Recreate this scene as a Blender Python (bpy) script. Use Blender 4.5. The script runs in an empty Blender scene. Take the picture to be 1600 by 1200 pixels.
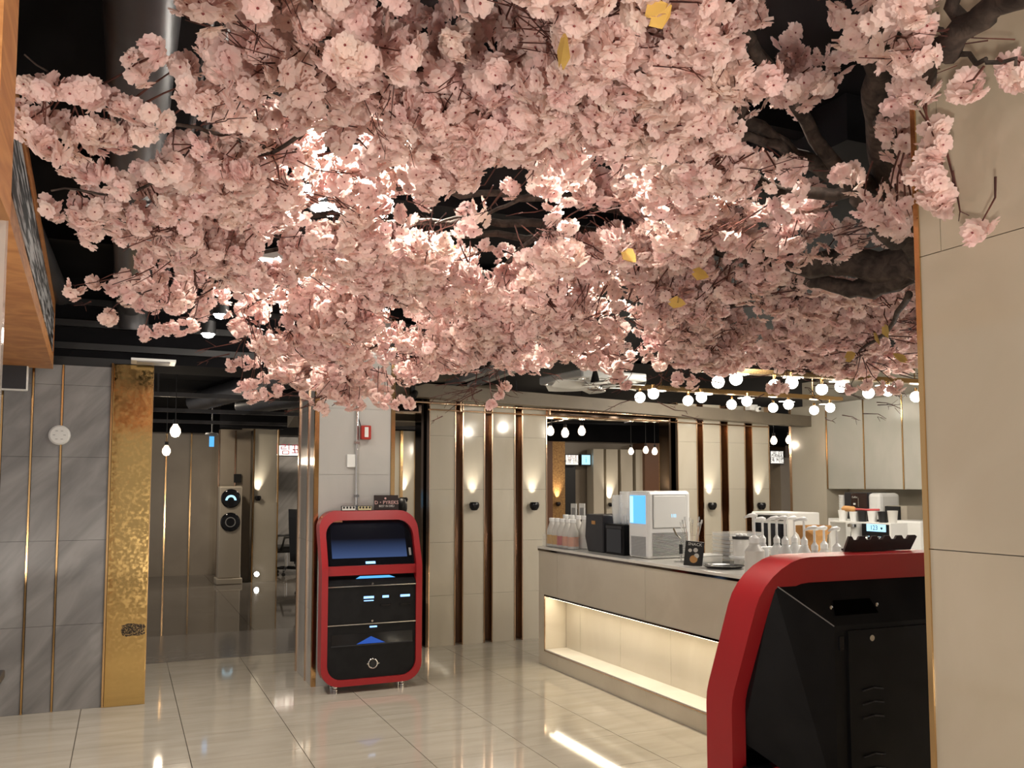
import bpy, bmesh, math, random
import numpy as np
from mathutils import Vector, Matrix
PI = math.pi
random.seed(7); rng = np.random.default_rng(7)
S = bpy.context.scene
C = S.collection
# ------------------------------------------------------------------ camera
H, YAW, PITCH, FPX, PX, PY = 1.65, .4185, .0692, 1359.0, 800.0, 664.0
cam = bpy.data.cameras.new('camera'); camo = bpy.data.objects.new('camera', cam); C.objects.link(camo)
cam.sensor_fit = 'HORIZONTAL'; cam.sensor_width = 36; cam.lens = 36 * FPX / 1600
cam.shift_x = 0; cam.shift_y = (PY - 600) / 1600; cam.clip_start = .05; cam.clip_end = 100
camo.location = (0, 0, H); camo.rotation_euler = (PI / 2 + PITCH, 0, -YAW)
S.camera = camo
_c, _s = math.cos(YAW), math.sin(YAW)
FW = np.array([_s * math.cos(PITCH), _c * math.cos(PITCH), math.sin(PITCH)])
RT = np.array([_c, -_s, 0.]); UP = np.cross(RT, FW); O3 = np.array([0, 0, H])
def ray(px, py): return RT * (px - PX) / FPX - UP * (py - PY) / FPX + FW
def at_y(px, py, Y): d = ray(px, py); return Vector(O3 + d * Y / d[1])
def at_x(px, py, X): d = ray(px, py); return Vector(O3 + d * X / d[0])
def at_z(px, py, Z): d = ray(px, py); return Vector(O3 + d * (Z - H) / d[2])
def at_d(px, py, D): return Vector(O3 + ray(px, py) * D)
# ------------------------------------------------------------------ world, exposure, room lights
w = bpy.data.worlds.new('world'); S.world = w; w.use_nodes = True
w.node_tree.nodes['Background'].inputs[0].default_value = (1, .92, .86, 1)
w.node_tree.nodes['Background'].inputs[1].default_value = .42
S.view_settings.view_transform = 'Standard'; S.view_settings.look = 'None'
S.view_settings.exposure = 0.0; S.view_settings.gamma = 1.0; S.view_settings.use_curve_mapping = False
S.cycles.max_bounces = 8; S.cycles.transparent_max_bounces = 8; S.cycles.sample_clamp_indirect = 6
S.cycles.caustics_reflective = False; S.cycles.caustics_refractive = False
S.cycles.use_denoising = True
WARM, NEUT, COOL = (1, .82, .62), (1, .91, .8), (.85, .92, 1)
def area(loc, size, power, col=NEUT, rot=(0, 0, 0), sy=None):
    l = bpy.data.lights.new('room_light', 'AREA'); l.energy = power; l.color = col; l.size = size
    if sy: l.shape = 'RECTANGLE'; l.size_y = sy
    o = bpy.data.objects.new('room_light', l); o.location = loc; o.rotation_euler = rot; C.objects.link(o); return o
def spot(loc, tgt, power, col=NEUT, ang=1.2, blend=.6, r=.04):
    l = bpy.data.lights.new('spot_beam', 'SPOT'); l.energy = power; l.color = col; l.spot_size = ang; l.spot_blend = blend; l.shadow_soft_size = r
    o = bpy.data.objects.new('spot_beam', l); o.location = loc
    o.rotation_euler = (Vector(tgt) - Vector(loc)).to_track_quat('-Z', 'Y').to_euler(); C.objects.link(o); return o
def point(loc, power, col=NEUT, r=.04):
    l = bpy.data.lights.new('bulb_glow', 'POINT'); l.energy = power; l.color = col; l.shadow_soft_size = r
    o = bpy.data.objects.new('bulb_glow', l); o.location = loc; C.objects.link(o); return o
# added ceiling panels, standing in for light from out of frame; housings below
ADDED_PANELS = [(1.2, -1.2, 3.1, 1.0, 34), (-1.5, 4.4, 3.1, .6, 14), (3.2, .3, 3.1, .8, 14), (2.6, 5.9, 3.1, .6, 38), (5.4, 4.2, 2.95, 1.0, 60), (1.0, 5.9, 3.1, .5, 13), (5.6, 7.2, 2.95, .7, 20)]
for x, y, z, s, p in ADDED_PANELS: area((x, y, z - .035), s, p)
# added floods, out of view, to brighten the blossom from below; housings below
ADDED_FLOODS = [((-1.7, -1.3, .35), (.4, 2.2, 2.7), 340), ((1.3, -1.7, .35), (1.2, 2.4, 2.7), 380), ((-2.3, 2.6, .35), (.8, 3.6, 2.5), 110), ((4.85, 3.5, 1.42), (3.0, 3.5, 2.5), 110)]
for a, b, p in ADDED_FLOODS: spot(a, b, p, (1, .90, .80), 1.5, .9, .12)
# ------------------------------------------------------------------ materials
def mat(name, col=(.5, .5, .5), rough=.5, metal=0., spec=.5, emit=None, estr=0., trans=0., alpha=1., coat=0., ior=1.45):
    m = bpy.data.materials.new(name); m.use_nodes = True
    b = m.node_tree.nodes['Principled BSDF']; I = b.inputs
    I['Base Color'].default_value = (*col, 1); I['Roughness'].default_value = rough; I['Metallic'].default_value = metal
    I['Specular IOR Level'].default_value = spec; I['Transmission Weight'].default_value = trans; I['Alpha'].default_value = alpha
    I['Coat Weight'].default_value = coat; I['Coat Roughness'].default_value = .05; I['IOR'].default_value = ior
    if emit: I['Emission Color'].default_value = (*emit, 1); I['Emission Strength'].default_value = estr
    return m
def noisy(m, c1, c2, scale=3., detail=6., stretch=(1, 1, 1), distort=.6, rot=(0, 0, 0), lo=.35, hi=.65, coords='Object', bump=0., tex=False):
    nt = m.node_tree; b = nt.nodes['Principled BSDF']
    tc = nt.nodes.new('ShaderNodeNewGeometry' if coords == 'World' else 'ShaderNodeTexCoord')
    mp = nt.nodes.new('ShaderNodeMapping'); mp.inputs['Scale'].default_value = stretch; mp.inputs['Rotation'].default_value = rot
    if tex: mp.vector_type = 'TEXTURE'
    nt.links.new(tc.outputs['Position' if coords == 'World' else 'Object'], mp.inputs[0])
    n = nt.nodes.new('ShaderNodeTexNoise'); n.inputs['Scale'].default_value = scale; n.inputs['Detail'].default_value = detail; n.inputs['Distortion'].default_value = distort
    nt.links.new(mp.outputs[0], n.inputs['Vector'])
    r = nt.nodes.new('ShaderNodeValToRGB'); r.color_ramp.elements[0].position = lo; r.color_ramp.elements[1].position = hi
    r.color_ramp.elements[0].color = (*c1, 1); r.color_ramp.elements[1].color = (*c2, 1)
    nt.links.new(n.outputs[0], r.inputs[0]); nt.links.new(r.outputs[0], b.inputs['Base Color'])
    if bump:
        bp = nt.nodes.new('ShaderNodeBump'); bp.inputs['Strength'].default_value = bump; bp.inputs['Distance'].default_value = .01
        nt.links.new(n.outputs[0], bp.inputs['Height']); nt.links.new(bp.outputs[0], b.inputs['Normal'])
    return m
M = {}
M['tile'] = noisy(mat('polished_cream_tile', rough=.06, spec=.6), (.44, .40, .33), (.50, .455, .385), 2.2, 5, (1, 5, 1), .8, coords='World')
M['darktile'] = noisy(mat('polished_dark_tile', rough=.05, spec=.7), (.10, .088, .075), (.15, .135, .12), 2.5, 6, (1, 3, 1), coords='World')
M['greytile'] = noisy(mat('polished_grey_tile', rough=.12, spec=.6), (.17, .155, .145), (.23, .215, .20), 4, 8, (1, 4, 1), coords='World')
M['grout'] = mat('dark_grout', (.08, .065, .05), .8)
M['marble'] = noisy(mat('beige_marble', rough=.09, spec=.6), (.52, .47, .38), (.58, .53, .44), 1.6, 7, (1, 1, .4), 1.0, coords='World')
M['marblew'] = noisy(mat('pale_marble', rough=.12, spec=.6), (.42, .405, .385), (.48, .46, .435), 2.2, 7, (1, 1, .5), 1.0, coords='World')
M['greymarble'] = noisy(mat('grey_veined_marble', rough=.22, spec=.5), (.17, .165, .165), (.32, .31, .305), 5.0, 9, (3.2, 1, .8), .7, (0, -.85, 0), .3, .72, coords='World', tex=True)
M['counterstone'] = noisy(mat('counter_stone', rough=.2), (.56, .50, .40), (.64, .58, .475), 1.8, 8, (1, 1, 1.3), .8, coords='World')
M['top'] = noisy(mat('white_stone_top', rough=.15), (.74, .71, .65), (.82, .79, .73), 3, 8, coords='World')
M['gold'] = mat('polished_gold_metal', (.78, .50, .23), .14, 1)
M['bronze'] = mat('bronze_mirror', (.11, .082, .065), .08, 1)
M['rose'] = mat('rose_gold_metal', (.74, .52, .36), .16, 1)
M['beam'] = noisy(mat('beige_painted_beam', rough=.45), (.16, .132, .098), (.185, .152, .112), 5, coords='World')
M['ceil'] = noisy(mat('black_painted_ceiling', rough=.8, spec=.15), (.004, .004, .005), (.009, .009, .011), 1.2, 5, coords='World')
M['duct'] = noisy(mat('dark_grey_duct', rough=.38, metal=.35), (.05, .05, .054), (.085, .085, .092), 3, 6, coords='World')
M['black'] = mat('matte_black', (.012, .012, .013), .42)
M['blackm'] = noisy(mat('black_powder_coat', rough=.42, spec=.25), (.004, .004, .005), (.008, .008, .009), 9, 8, coords='World')
M['glossblack'] = mat('gloss_black', (.006, .006, .008), .08)
M['chrome'] = mat('chrome', (.75, .74, .72), .12, 1)
M['white'] = mat('white_plastic', (.74, .74, .72), .3)
M['whiteg'] = mat('white_gloss', (.78, .78, .77), .15)
M['grey'] = mat('grey_plastic', (.3, .3, .3), .4)
M['red'] = mat('red_powder_coat', (.31, .012, .016), .36, spec=.5)
M['redalarm'] = mat('red_alarm_plastic', (.38, .03, .02), .3)
M['wood'] = noisy(mat('orange_pine', rough=.5), (.42, .17, .055), (.60, .28, .10), 5, 8, (1, 1, 7), 1.5, coords='World')
M['bark'] = noisy(mat('dark_brown_bark', rough=.85), (.018, .011, .008), (.065, .045, .035), 30, 8, coords='World', bump=.6)
M['twig'] = noisy(mat('reddish_twig', rough=.7), (.03, .007, .006), (.10, .03, .02), 14, 4, coords='World')
M['globe'] = mat('lit_opal_globe', (1, 1, 1), .2, emit=(1, .93, .80), estr=10)
M['bulb'] = mat('lit_warm_bulb', (1, 1, 1), .2, emit=(1, .74, .52), estr=3.5)
M['lamp'] = mat('lit_lamp_face', (1, 1, 1), .2, emit=(1, .97, .9), estr=40)
M['led'] = mat('warm_led_strip', (1, 1, 1), .2, emit=(1, .86, .62), estr=9)
M['bluelit'] = mat('blue_backlit_panel', (.05, .2, .5), .2, emit=(.12, .50, 1), estr=1.1)
M['cyanlit'] = mat('cyan_backlit_panel', (.05, .2, .5), .2, emit=(.5, .85, 1), estr=1.2)
M['darkbrown'] = mat('dark_brown_board', (.018, .009, .008), .5)
M['tan'] = mat('kraft_paper', (.5, .26, .09), .6)
def glass(name, col=(.9, .93, .95), a=.25, rough=.08):
    m = mat(name, col, rough, spec=.8); nt = m.node_tree; b = nt.nodes['Principled BSDF']
    t = nt.nodes.new('ShaderNodeBsdfTransparent'); mx = nt.nodes.new('ShaderNodeMixShader'); mx.inputs[0].default_value = a
    nt.links.new(t.outputs[0], mx.inputs[1]); nt.links.new(b.outputs[0], mx.inputs[2]); nt.links.new(mx.outputs[0], nt.nodes['Material Output'].inputs[0]); return m
M['clear'] = glass('clear_plastic', a=.32); M['vclear'] = glass('very_clear_acrylic', a=.10); M['tint'] = glass('tinted_acrylic', (.75, .72, .68), a=.45)
# gold brushed mirror with worn dark smudges
def goldpanel():
    m = mat('brushed_gold_mirror', (.72, .48, .18), .13, 1); nt = m.node_tree; b = nt.nodes['Principled BSDF']
    g = nt.nodes.new('ShaderNodeNewGeometry'); n = nt.nodes.new('ShaderNodeTexNoise'); n.inputs['Scale'].default_value = 45; n.inputs['Detail'].default_value = 8
    nt.links.new(g.outputs['Position'], n.inputs['Vector'])
    r = nt.nodes.new('ShaderNodeMapRange'); r.inputs[1].default_value = .4; r.inputs[2].default_value = .62; r.inputs[3].default_value = .05; r.inputs[4].default_value = .16
    nt.links.new(n.outputs[0], r.inputs[0]); nt.links.new(r.outputs[0], b.inputs['Roughness'])
    bp = nt.nodes.new('ShaderNodeBump'); bp.inputs['Strength'].default_value = .05; bp.inputs['Distance'].default_value = .002
    nt.links.new(n.outputs[0], bp.inputs['Height']); nt.links.new(bp.outputs[0], b.inputs['Normal'])
    return m
M['goldpanel'] = goldpanel()
M['speckle'] = noisy(mat('worn_black_speckle', rough=.35, metal=.7), (.02, .015, .012), (.5, .34, .14), 130, 3, lo=.52, hi=.66, coords='World')
M['goldcloth'] = noisy(mat('gold_leaf_wall', rough=.45, metal=.3), (.25, .13, .05), (.45, .26, .09), 30, 6, coords='World')
M['brownp'] = mat('brown_wall_panel', (.16, .075, .04), .4)
M['backpanel'] = noisy(mat('taupe_wall_panel', rough=.3), (.25, .21, .165), (.30, .255, .20), 1.4, 5, coords='World')
def petal_mat():
    m = bpy.data.materials.new('silk_petal'); m.use_nodes = True; nt = m.node_tree; nt.nodes.clear()
    out = nt.nodes.new('ShaderNodeOutputMaterial'); df = nt.nodes.new('ShaderNodeBsdfDiffuse'); tr = nt.nodes.new('ShaderNodeBsdfTranslucent'); mx = nt.nodes.new('ShaderNodeMixShader')
    g = nt.nodes.new('ShaderNodeNewGeometry'); n = nt.nodes.new('ShaderNodeTexNoise'); n.inputs['Scale'].default_value = 9; n.inputs['Detail'].default_value = 5
    nt.links.new(g.outputs['Position'], n.inputs['Vector'])
    r = nt.nodes.new('ShaderNodeValToRGB'); e = r.color_ramp.elements
    e[0].position = .33; e[0].color = (.90, .68, .655, 1); e[1].position = .68; e[1].color = (.94, .80, .73, 1)
    nt.links.new(n.outputs[0], r.inputs[0])
    for s in (df, tr): nt.links.new(r.outputs[0], s.inputs[0])
    mx.inputs[0].default_value = .55
    nt.links.new(df.outputs[0], mx.inputs[1]); nt.links.new(tr.outputs[0], mx.inputs[2]); nt.links.new(mx.outputs[0], out.inputs[0]); return m
M['petal'] = petal_mat()
M['stamen'] = mat('dark_red_stamen', (.18, .03, .03), .6)
M['leaf'] = mat('yellow_leaf', (.62, .40, .10), .6)
# ------------------------------------------------------------------ mesh helpers
class MB:
    def __init__(s): s.v = []; s.f = []; s.mi = []; s.m = 0
    def add(s, vs, fs):
        k = len(s.v); s.v += [tuple(p) for p in vs]; s.f += [tuple(i + k for i in f) for f in fs]; s.mi += [s.m] * len(fs); return s
    def box(s, x0, x1, y0, y1, z0, z1):
        return s.add([(x, y, z) for x in (x0, x1) for y in (y0, y1) for z in (z0, z1)],
                     [(0, 1, 3, 2), (4, 6, 7, 5), (0, 4, 5, 1), (2, 3, 7, 6), (0, 2, 6, 4), (1, 5, 7, 3)])
    def lathe(s, prof, c=(0, 0, 0), n=20, axis='z', cap=True):
        vs = []; fs = []
        for r, h in prof:
            for i in range(n):
                a = 2 * PI * i / n; p = (r * math.cos(a), r * math.sin(a), h)
                if axis == 'x': p = (p[2], p[0], p[1])
                if axis == 'y': p = (p[0], p[2], p[1])
                vs.append((p[0] + c[0], p[1] + c[1], p[2] + c[2]))
        for k in range(len(prof) - 1):
            for i in range(n): j = (i + 1) % n; fs.append((k * n + i, k * n + j, k * n + n + j, k * n + n + i))
        if cap: fs.append(tuple(range(n))[::-1]); fs.append(tuple(range((len(prof) - 1) * n, len(prof) * n)))
        return s.add(vs, fs)
    def cyl(s, c, r, h, n=16, axis='z'): return s.lathe([(r, 0), (r, h)], c, n, axis)
    def tube(s, pts, rs, n=8):
        pts = [Vector(p) for p in pts]
        if not hasattr(rs, '__len__'): rs = [rs] * len(pts)
        vs = []; fs = []; ref = None
        for i, p in enumerate(pts):
            t = (pts[min(i + 1, len(pts) - 1)] - pts[max(i - 1, 0)]).normalized()
            if ref is None: ref = t.orthogonal().normalized()
            u = (ref - t * ref.dot(t)); u = u.normalized() if u.length > 1e-5 else t.orthogonal().normalized(); ref = u; v = t.cross(u)
            for k in range(n): a = 2 * PI * k / n; vs.append(p + (u * math.cos(a) + v * math.sin(a)) * rs[i])
        for i in range(len(pts) - 1):
            for k in range(n): j = (k + 1) % n; fs.append((i * n + k, i * n + j, i * n + n + j, i * n + n + k))
        fs.append(tuple(range(n))[::-1]); fs.append(tuple(range((len(pts) - 1) * n, len(pts) * n)))
        return s.add(vs, fs)
    def prism(s, poly, a, b, axis='y'):   # poly in the two other axes
        n = len(poly)
        def P(u, v, w): return (u, w, v) if axis == 'y' else ((w, u, v) if axis == 'x' else (u, v, w))
        return s.add([P(u, v, a) for u, v in poly] + [P(u, v, b) for u, v in poly],
                     [tuple(range(n))[::-1], tuple(range(n, 2 * n))] + [(i, (i + 1) % n, n + (i + 1) % n, n + i) for i in range(n)])
    def mesh(s, name, mats, smooth=None):
        me = bpy.data.meshes.new(name); me.from_pydata(s.v, [], s.f)
        for m in (mats if isinstance(mats, (list, tuple)) else [mats]): me.materials.append(M[m] if isinstance(m, str) else m)
        me.polygons.foreach_set('material_index', s.mi)
        bm = bmesh.new(); bm.from_mesh(me); bmesh.ops.recalc_face_normals(bm, faces=bm.faces); bm.to_mesh(me); bm.free()
        if smooth is not None:
            me.shade_smooth() if smooth == 0 else me.set_sharp_from_angle(angle=math.radians(smooth))
            if smooth: me.polygons.foreach_set('use_smooth', [True] * len(me.polygons))
        me.update(); return me
    def build(s, name, mats, parent=None, smooth=None, bevel=0., loc=None):
        me = s.mesh(name, mats, smooth)
        if bevel: bevel_mesh(me, bevel)
        return link(name, me, parent, loc)
def bevel_mesh(me, w, seg=2):
    bm = bmesh.new(); bm.from_mesh(me); bmesh.ops.remove_doubles(bm, verts=bm.verts, dist=1e-6)
    ed = [e for e in bm.edges if len(e.link_faces) == 2 and e.calc_face_angle(0) > .5]
    bmesh.ops.bevel(bm, geom=ed, offset=w, segments=seg, affect='EDGES', profile=.5); bm.to_mesh(me); bm.free()
def link(name, me, parent=None, loc=None):
    o = bpy.data.objects.new(name, me); C.objects.link(o)
    if parent: o.parent = parent
    if loc is not None: o.location = loc
    return o
def tag(o, label=None, cat=None, group=None, kind=None):
    if label: o['label'] = label
    if cat: o['category'] = cat
    if group: o['group'] = group
    if kind: o['kind'] = kind
    return o
def thing(name, label, cat, loc=(0, 0, 0), rz=0, group=None):
    o = bpy.data.objects.new(name, None); C.objects.link(o); o.location = loc; o.rotation_euler = (0, 0, rz); o.empty_display_size = .1
    return tag(o, label, cat, group)
def struct(name, label=None, loc=(0, 0, 0)):
    o = bpy.data.objects.new(name, None); C.objects.link(o); o.location = loc; o['kind'] = 'structure'
    if label: o['label'] = label
    return o
def B(*a): return MB().box(*a)
def copy_tree(o, parent=None):
    c = o.copy(); C.objects.link(c); c.parent = parent
    for ch in list(o.children): copy_tree(ch, c)
    return c
def text(body, size, mat_, parent, loc, rot, name='lettering', ext=.0006, align='CENTER'):
    cu = bpy.data.curves.new(name, 'FONT'); cu.body = body; cu.size = size; cu.extrude = ext; cu.align_x = align; cu.align_y = 'CENTER'; cu.resolution_u = 2
    t = bpy.data.objects.new('tmp', cu); C.objects.link(t); bpy.context.view_layer.update()
    me = bpy.data.meshes.new_from_object(t.evaluated_get(bpy.context.evaluated_depsgraph_get())); bpy.data.objects.remove(t)
    me.materials.clear(); me.materials.append(M[mat_]); o = link(name, me, parent, loc); o.rotation_euler = rot; return o
# ================================================================== FLOOR
fl = B(-3.4, 8.2, -3, 8.86, -.08, -.006).build('floor', 'grout'); tag(fl, 'polished cream floor tiles with fine dark joints', kind='structure')
TX, TY = .655, .55; n = 0; rest = MB()
tile_me = B(.0025, TX - .0025, .0015, TY - .0015, -.005, 0).mesh('tile', 'tile')
bar_y = [5.10 + TY * k for k in range(-15, 7)]
for i in range(-5, 12):
    x = .41 + TX * i
    for y in bar_y:
        y1 = min(y + TY, 8.85); vis = -1.9 < x < 3.6 and y > 2.6
        if vis:
            if y1 - y > TY - .01: link('tile', tile_me, fl, (x, y, 0))
            else: B(x + .0015, x + TX - .0015, y + .0015, y1 - .0015, -.005, 0).build('tile', 'tile', fl)
        else: rest.box(x + .0015, min(x + TX, 8.2) - .0015, y + .0015, y1 - .0015, -.005, 0)
tag(rest.build('tile', 'tile', fl), kind='stuff')
fd = B(-1.5, 16, 8.86, 18.6, -.08, -.006).build('floor', 'grout'); tag(fd, 'dark polished corridor floor beyond the cream tiles', kind='structure')
B(-1.5, 16, 8.86, 10.4, -.005, 0).build('border_slab', 'greytile', fd)
dt = B(.002, 1.308, .002, 1.098, -.005, 0).mesh('tile', 'darktile')
for i in range(13):
    for j in range(8): link('tile', dt, fd, (-1.22 + 1.31 * i, 10.4 + 1.1 * j - .6 * (j < 0), 0)) if j < 7 else None
# ================================================================== CEILING
ce = B(-3.4, 8.2, -3, 8.2, 3.2, 3.3).build('ceiling', 'ceil'); tag(ce, 'black painted ceiling above the blossom', kind='structure')
cb = B(-1.5, 16, 8.0, 18.6, 3.0, 3.1).build('ceiling', 'ceil'); tag(cb, 'low black ceiling of the rear hall', kind='structure')
sf = B(-3.4, 2.55, 7.35, 7.95, 2.60, 3.2).build('trim_1', 'ceil'); tag(sf, 'black ceiling drop above the grey marble wall', kind='structure')
for k, (z, d) in enumerate([(2.68, .04), (2.85, .07), (3.02, .04)]): B(-3.4, 2.5, 7.35 - d, 7.35, z, z + .05).build('ledge', 'black', sf)
for k in range(5): B(-3.4, 8.2, 1.2 + 1.5 * k, 1.28 + 1.5 * k, 3.1, 3.2).build('joist', 'ceil', ce)
duct = thing('ceiling_duct', 'thick grey round duct running under the ceiling at upper left', 'duct', (0, 0, 0))
p0, p1 = at_z(196, 480, 3.02), at_z(196, 0, 3.02); xx = .01
MB().tube([(xx, -2.5, 3.02), (xx, 7.0, 3.02)], .105, 24).build('pipe', 'duct', duct, 40)
for y in (2.32, 4.2, 6.0): MB().tube([(xx, y, 3.02), (xx, y + .03, 3.02)], .112, 24).build('collar', 'duct', duct, 40)
MB().tube([(xx, 6.95, 3.02), (xx, 7.08, 3.01), (xx + .02, 7.15, 2.93), (xx + .02, 7.17, 2.84)], .105, 24).build('elbow', 'duct', duct, 40)
d2 = thing('ceiling_duct', 'darker thin pipe left of the thick grey duct', 'duct')
MB().tube([(-.62, -2.5, 3.05), (-.56, 3, 3.05), (-.47, 7.2, 3.05)], .065, 18).build('pipe', 'duct', d2, 40)
d3 = thing('cable_conduit', 'two thin metal conduits beside the thick grey duct', 'conduit')
for dx, zz in ((.19, 3.05), (.245, 3.08)): MB().tube([(xx + dx, -2.5, zz), (xx + dx, 3.2, zz), (xx + dx + .03, 7.2, zz)], .012, 8).build('conduit', 'duct', d3, 40)
# rear hall ducts
for i, (a, b, r, lab) in enumerate([((1.6, 9.6, 2.84), (.9, 13.2, 2.84), .135, 'black corrugated duct in the rear hall, the nearer left one'), ((2.6, 10.4, 2.84), (1.6, 13.6, 2.84), .13, 'black corrugated duct in the rear hall, right of its neighbour')]):
    t = thing('flexible_duct', lab, 'duct'); a = Vector(a); b = Vector(b); N = 60
    MB().tube([a.lerp(b, k / N) for k in range(N + 1)], [r * (1 + .05 * (k % 2)) for k in range(N + 1)], 16).build('hose', 'duct', t, 0)
    MB().tube([a.lerp(b, .5), a.lerp(b, .5) + Vector((0, 0, .3))], .008, 6).build('hanger', 'duct', t)
for y, z in ((10.2, 2.62), (12.1, 2.60), (14.2, 2.60)):
    o = B(-1.4, 5, y, y + .05, z, z + .05).build('cable_tray', 'duct'); [B(x, x + .02, y + .02, y + .03, z + .05, 3.0).build('hanger', 'duct', o) for x in (-1, .3, 4.6)]; tag(o, 'thin dark rail crossing the rear hall ceiling ' + {10.2: 'nearest the gold panel', 12.1: 'midway back', 14.2: 'just before the far panels'}[y], 'rail')
# ================================================================== GREY MARBLE WALL (left)
wl = B(-3.4, .17, 7.31, 7.55, 0, 2.62).build('wall_left', 'black'); tag(wl, 'grey veined marble wall with thin gold strips', kind='structure')
xs = [-3.2, -2.86, -2.52, -2.18, -1.84, -1.5, -1.17, -.83, -.635, -.44, -.105]; zs = [0, .62, 1.24, 1.86, 2.40, 2.55]
for a, b in zip(xs[:-1], xs[1:]):
    for z0, z1 in zip(zs[:-1], zs[1:]): B(a + .009, b - .009, 7.28, 7.31, z0 + .001, z1 - .001).build('marble_panel', 'greymarble', wl)
    B(a - .006, a + .006, 7.272, 7.31, 0, 2.55).build('gold_strip', 'gold', wl)
B(-.112, -.098, 7.262, 7.31, 0, 2.58).build('gold_strip', 'gold', wl)
gp = thing('gold_mirror_panel', 'tall gold mirror panel with worn dark patches at the wall end', 'panel', (0, 0, 0))
B(-.095, .185, 7.255, 7.31, 0, 2.575).build('panel', 'goldpanel', gp, bevel=.004)
def patch(cx, cz, w, h, seed):
    r = random.Random(seed); P = []
    for k in range(28):
        a = 2 * PI * k / 28; q = abs(math.cos(a)) ** .5 * math.copysign(1, math.cos(a)), abs(math.sin(a)) ** .5 * math.copysign(1, math.sin(a))
        P.append((cx + q[0] * w * (1 + r.uniform(-.12, .12)), cz + q[1] * h * (1 + r.uniform(-.15, .15))))
    return MB().prism(P, 7.2535, 7.2555, 'y').build('worn_patch', 'speckle', gp)
patch(.09, .56, .085, .045, 1)
B(.1685, .187, 7.256, 7.56, 0, 2.575).build('edge_strip', 'gold', gp)
sp = thing('smoke_detector', 'round white disc on the grey marble wall', 'detector', tuple(at_y(93, 680, 7.28)))
MB().lathe([(.0, -.03), (.06, -.028), (.072, -.018), (.075, 0)], n=28, axis='y').build('cover', 'white', sp, 30)
for k in range(6): a = k * PI / 3; B(.035 * math.cos(a) - .008, .035 * math.cos(a) + .008, -.032, -.026, .035 * math.sin(a) - .002, .035 * math.sin(a) + .002).build('slot', 'grey', sp)
# ================================================================== PALE COLUMN
col = B(1.462, 2.118, 7.32, 8.01, 0, 3.2).build('wall_column', 'marblew'); tag(col, 'pale square column behind the red kiosk', kind='structure')
zz = [0, .62, 1.18, 1.74, 2.30, 2.86, 3.2]
for a, b in zip(zz[:-1], zz[1:]):
    B(1.482, 2.098, 7.305, 7.32, a + .001, b - .001).build('tile', 'marblew', col)
    B(1.446, 1.462, 7.34, 7.99, a + .001, b - .001).build('tile', 'marblew', col)
    B(2.118, 2.13, 7.34, 7.99, a + .001, b - .001).build('tile', 'marblew', col)
for x0, x1 in ((1.444, 1.480), (2.10, 2.136)): B(x0, x1, 7.298, 7.338, 0, 3.2).build('gold_strip', 'gold', col)
B(1.436, 1.452, 7.55, 7.575, 0, 3.2).build('gold_strip', 'rose', col); B(1.436, 1.462, 7.97, 8.02, 0, 3.2).build('gold_strip', 'rose', col)
p = at_y(558, 640, 7.29)
cd = thing('wall_conduit', 'thin metal conduit running down the pale column', 'conduit')
MB().tube([(p.x, 7.285, 3.2), (p.x, 7.285, 1.3)], .012, 10).build('pipe', 'chrome', cd, 40)
for z in (1.55, 2.0, 2.5): B(p.x - .022, p.x + .022, 7.272, 7.305, z, z + .02).build('clip', 'chrome', cd)
q = at_y(569, 676, 7.28)
fa = thing('fire_alarm', 'small red fire alarm box on the pale column', 'alarm', (q.x + .01, 7.30, q.z))
B(-.043, .043, -.06, 0, -.06, .06).build('body', 'redalarm', fa, bevel=.008)
B(-.016, .016, -.066, -.058, -.04, .045).build('lens', 'white', fa); tag(fa.children[-1], 'clear strobe lens')
MB().tube([(-.043, -.03, .055), (-.055, -.02, .1), (-.066, -.018, .13)], .004, 6).build('cable', 'black', fa)
q = at_y(548, 720, 7.30); jb = B(q.x - .035, q.x + .035, 7.28, 7.305, q.z - .055, q.z + .055).build('junction_box', 'white', bevel=.004); tag(jb, 'white cover plate beside the conduit on the column', 'cover plate')
# ================================================================== SLAT WALL (behind counter)
WY = 8.58
wb = struct('wall_back', 'wall of pale marble slats with bronze gaps')
slats = [(2.875, 3.17), (3.245, 3.50), (3.578, 3.853), (3.932, 4.235), (5.95, 6.235), (6.309, 6.58), (6.675, 6.945), (7.043, 7.315)]
sz = [0, .515, 1.06, 1.605, 2.165, 2.62]
for a, b in slats:
    for z0, z1 in zip(sz[:-1], sz[1:]): B(a + .012, b - .012, WY, WY + .14, z0 + .001, z1 - .001).build('slat_tile', 'marble', wb)
    for x in (a, b - .011): B(x, x + .011, WY - .008, WY + .14, 0, 2.62).build('gold_strip', 'rose', wb)
for a, b in ((2.80, 4.24), (5.84, 7.32)): B(a, b, WY + .13, WY + .2, 0, 2.62).build('bronze_backing', 'bronze', wb)
for x in (2.80, 2.86, 5.845, 5.935): B(x - .012, x + .012, WY - .006, WY + .2, 0, 2.62).build('bronze_post', 'bronze', wb)
for a, b in ((2.13, 2.80), (4.24, 5.84)):
    B(a, b, WY + .04, WY + .16, 2.41, 2.62).build('bronze_transom', 'bronze', wb); B(a, b, WY, WY + .16, 2.395, 2.41).build('bronze_sill', 'rose', wb)
B(4.24, 5.84, WY + .02, WY + .2, 0, 1.0).build('low_wall', 'marble', wb)
rl = thing('ceiling_rail', 'long rose gold rod crossing the top of the marble slats', 'rail')
MB().tube([(2.13, WY - .07, 2.515), (4.9, WY - .07, 2.465), (7.3, WY - .07, 2.42)], .012, 10).build('rod', 'rose', rl, 40)
MB().tube([(2.85, WY - .03, 2.435), (4.9, WY - .03, 2.405), (7.3, WY - .03, 2.37)], .008, 8).build('rod', 'rose', rl, 40)
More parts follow.
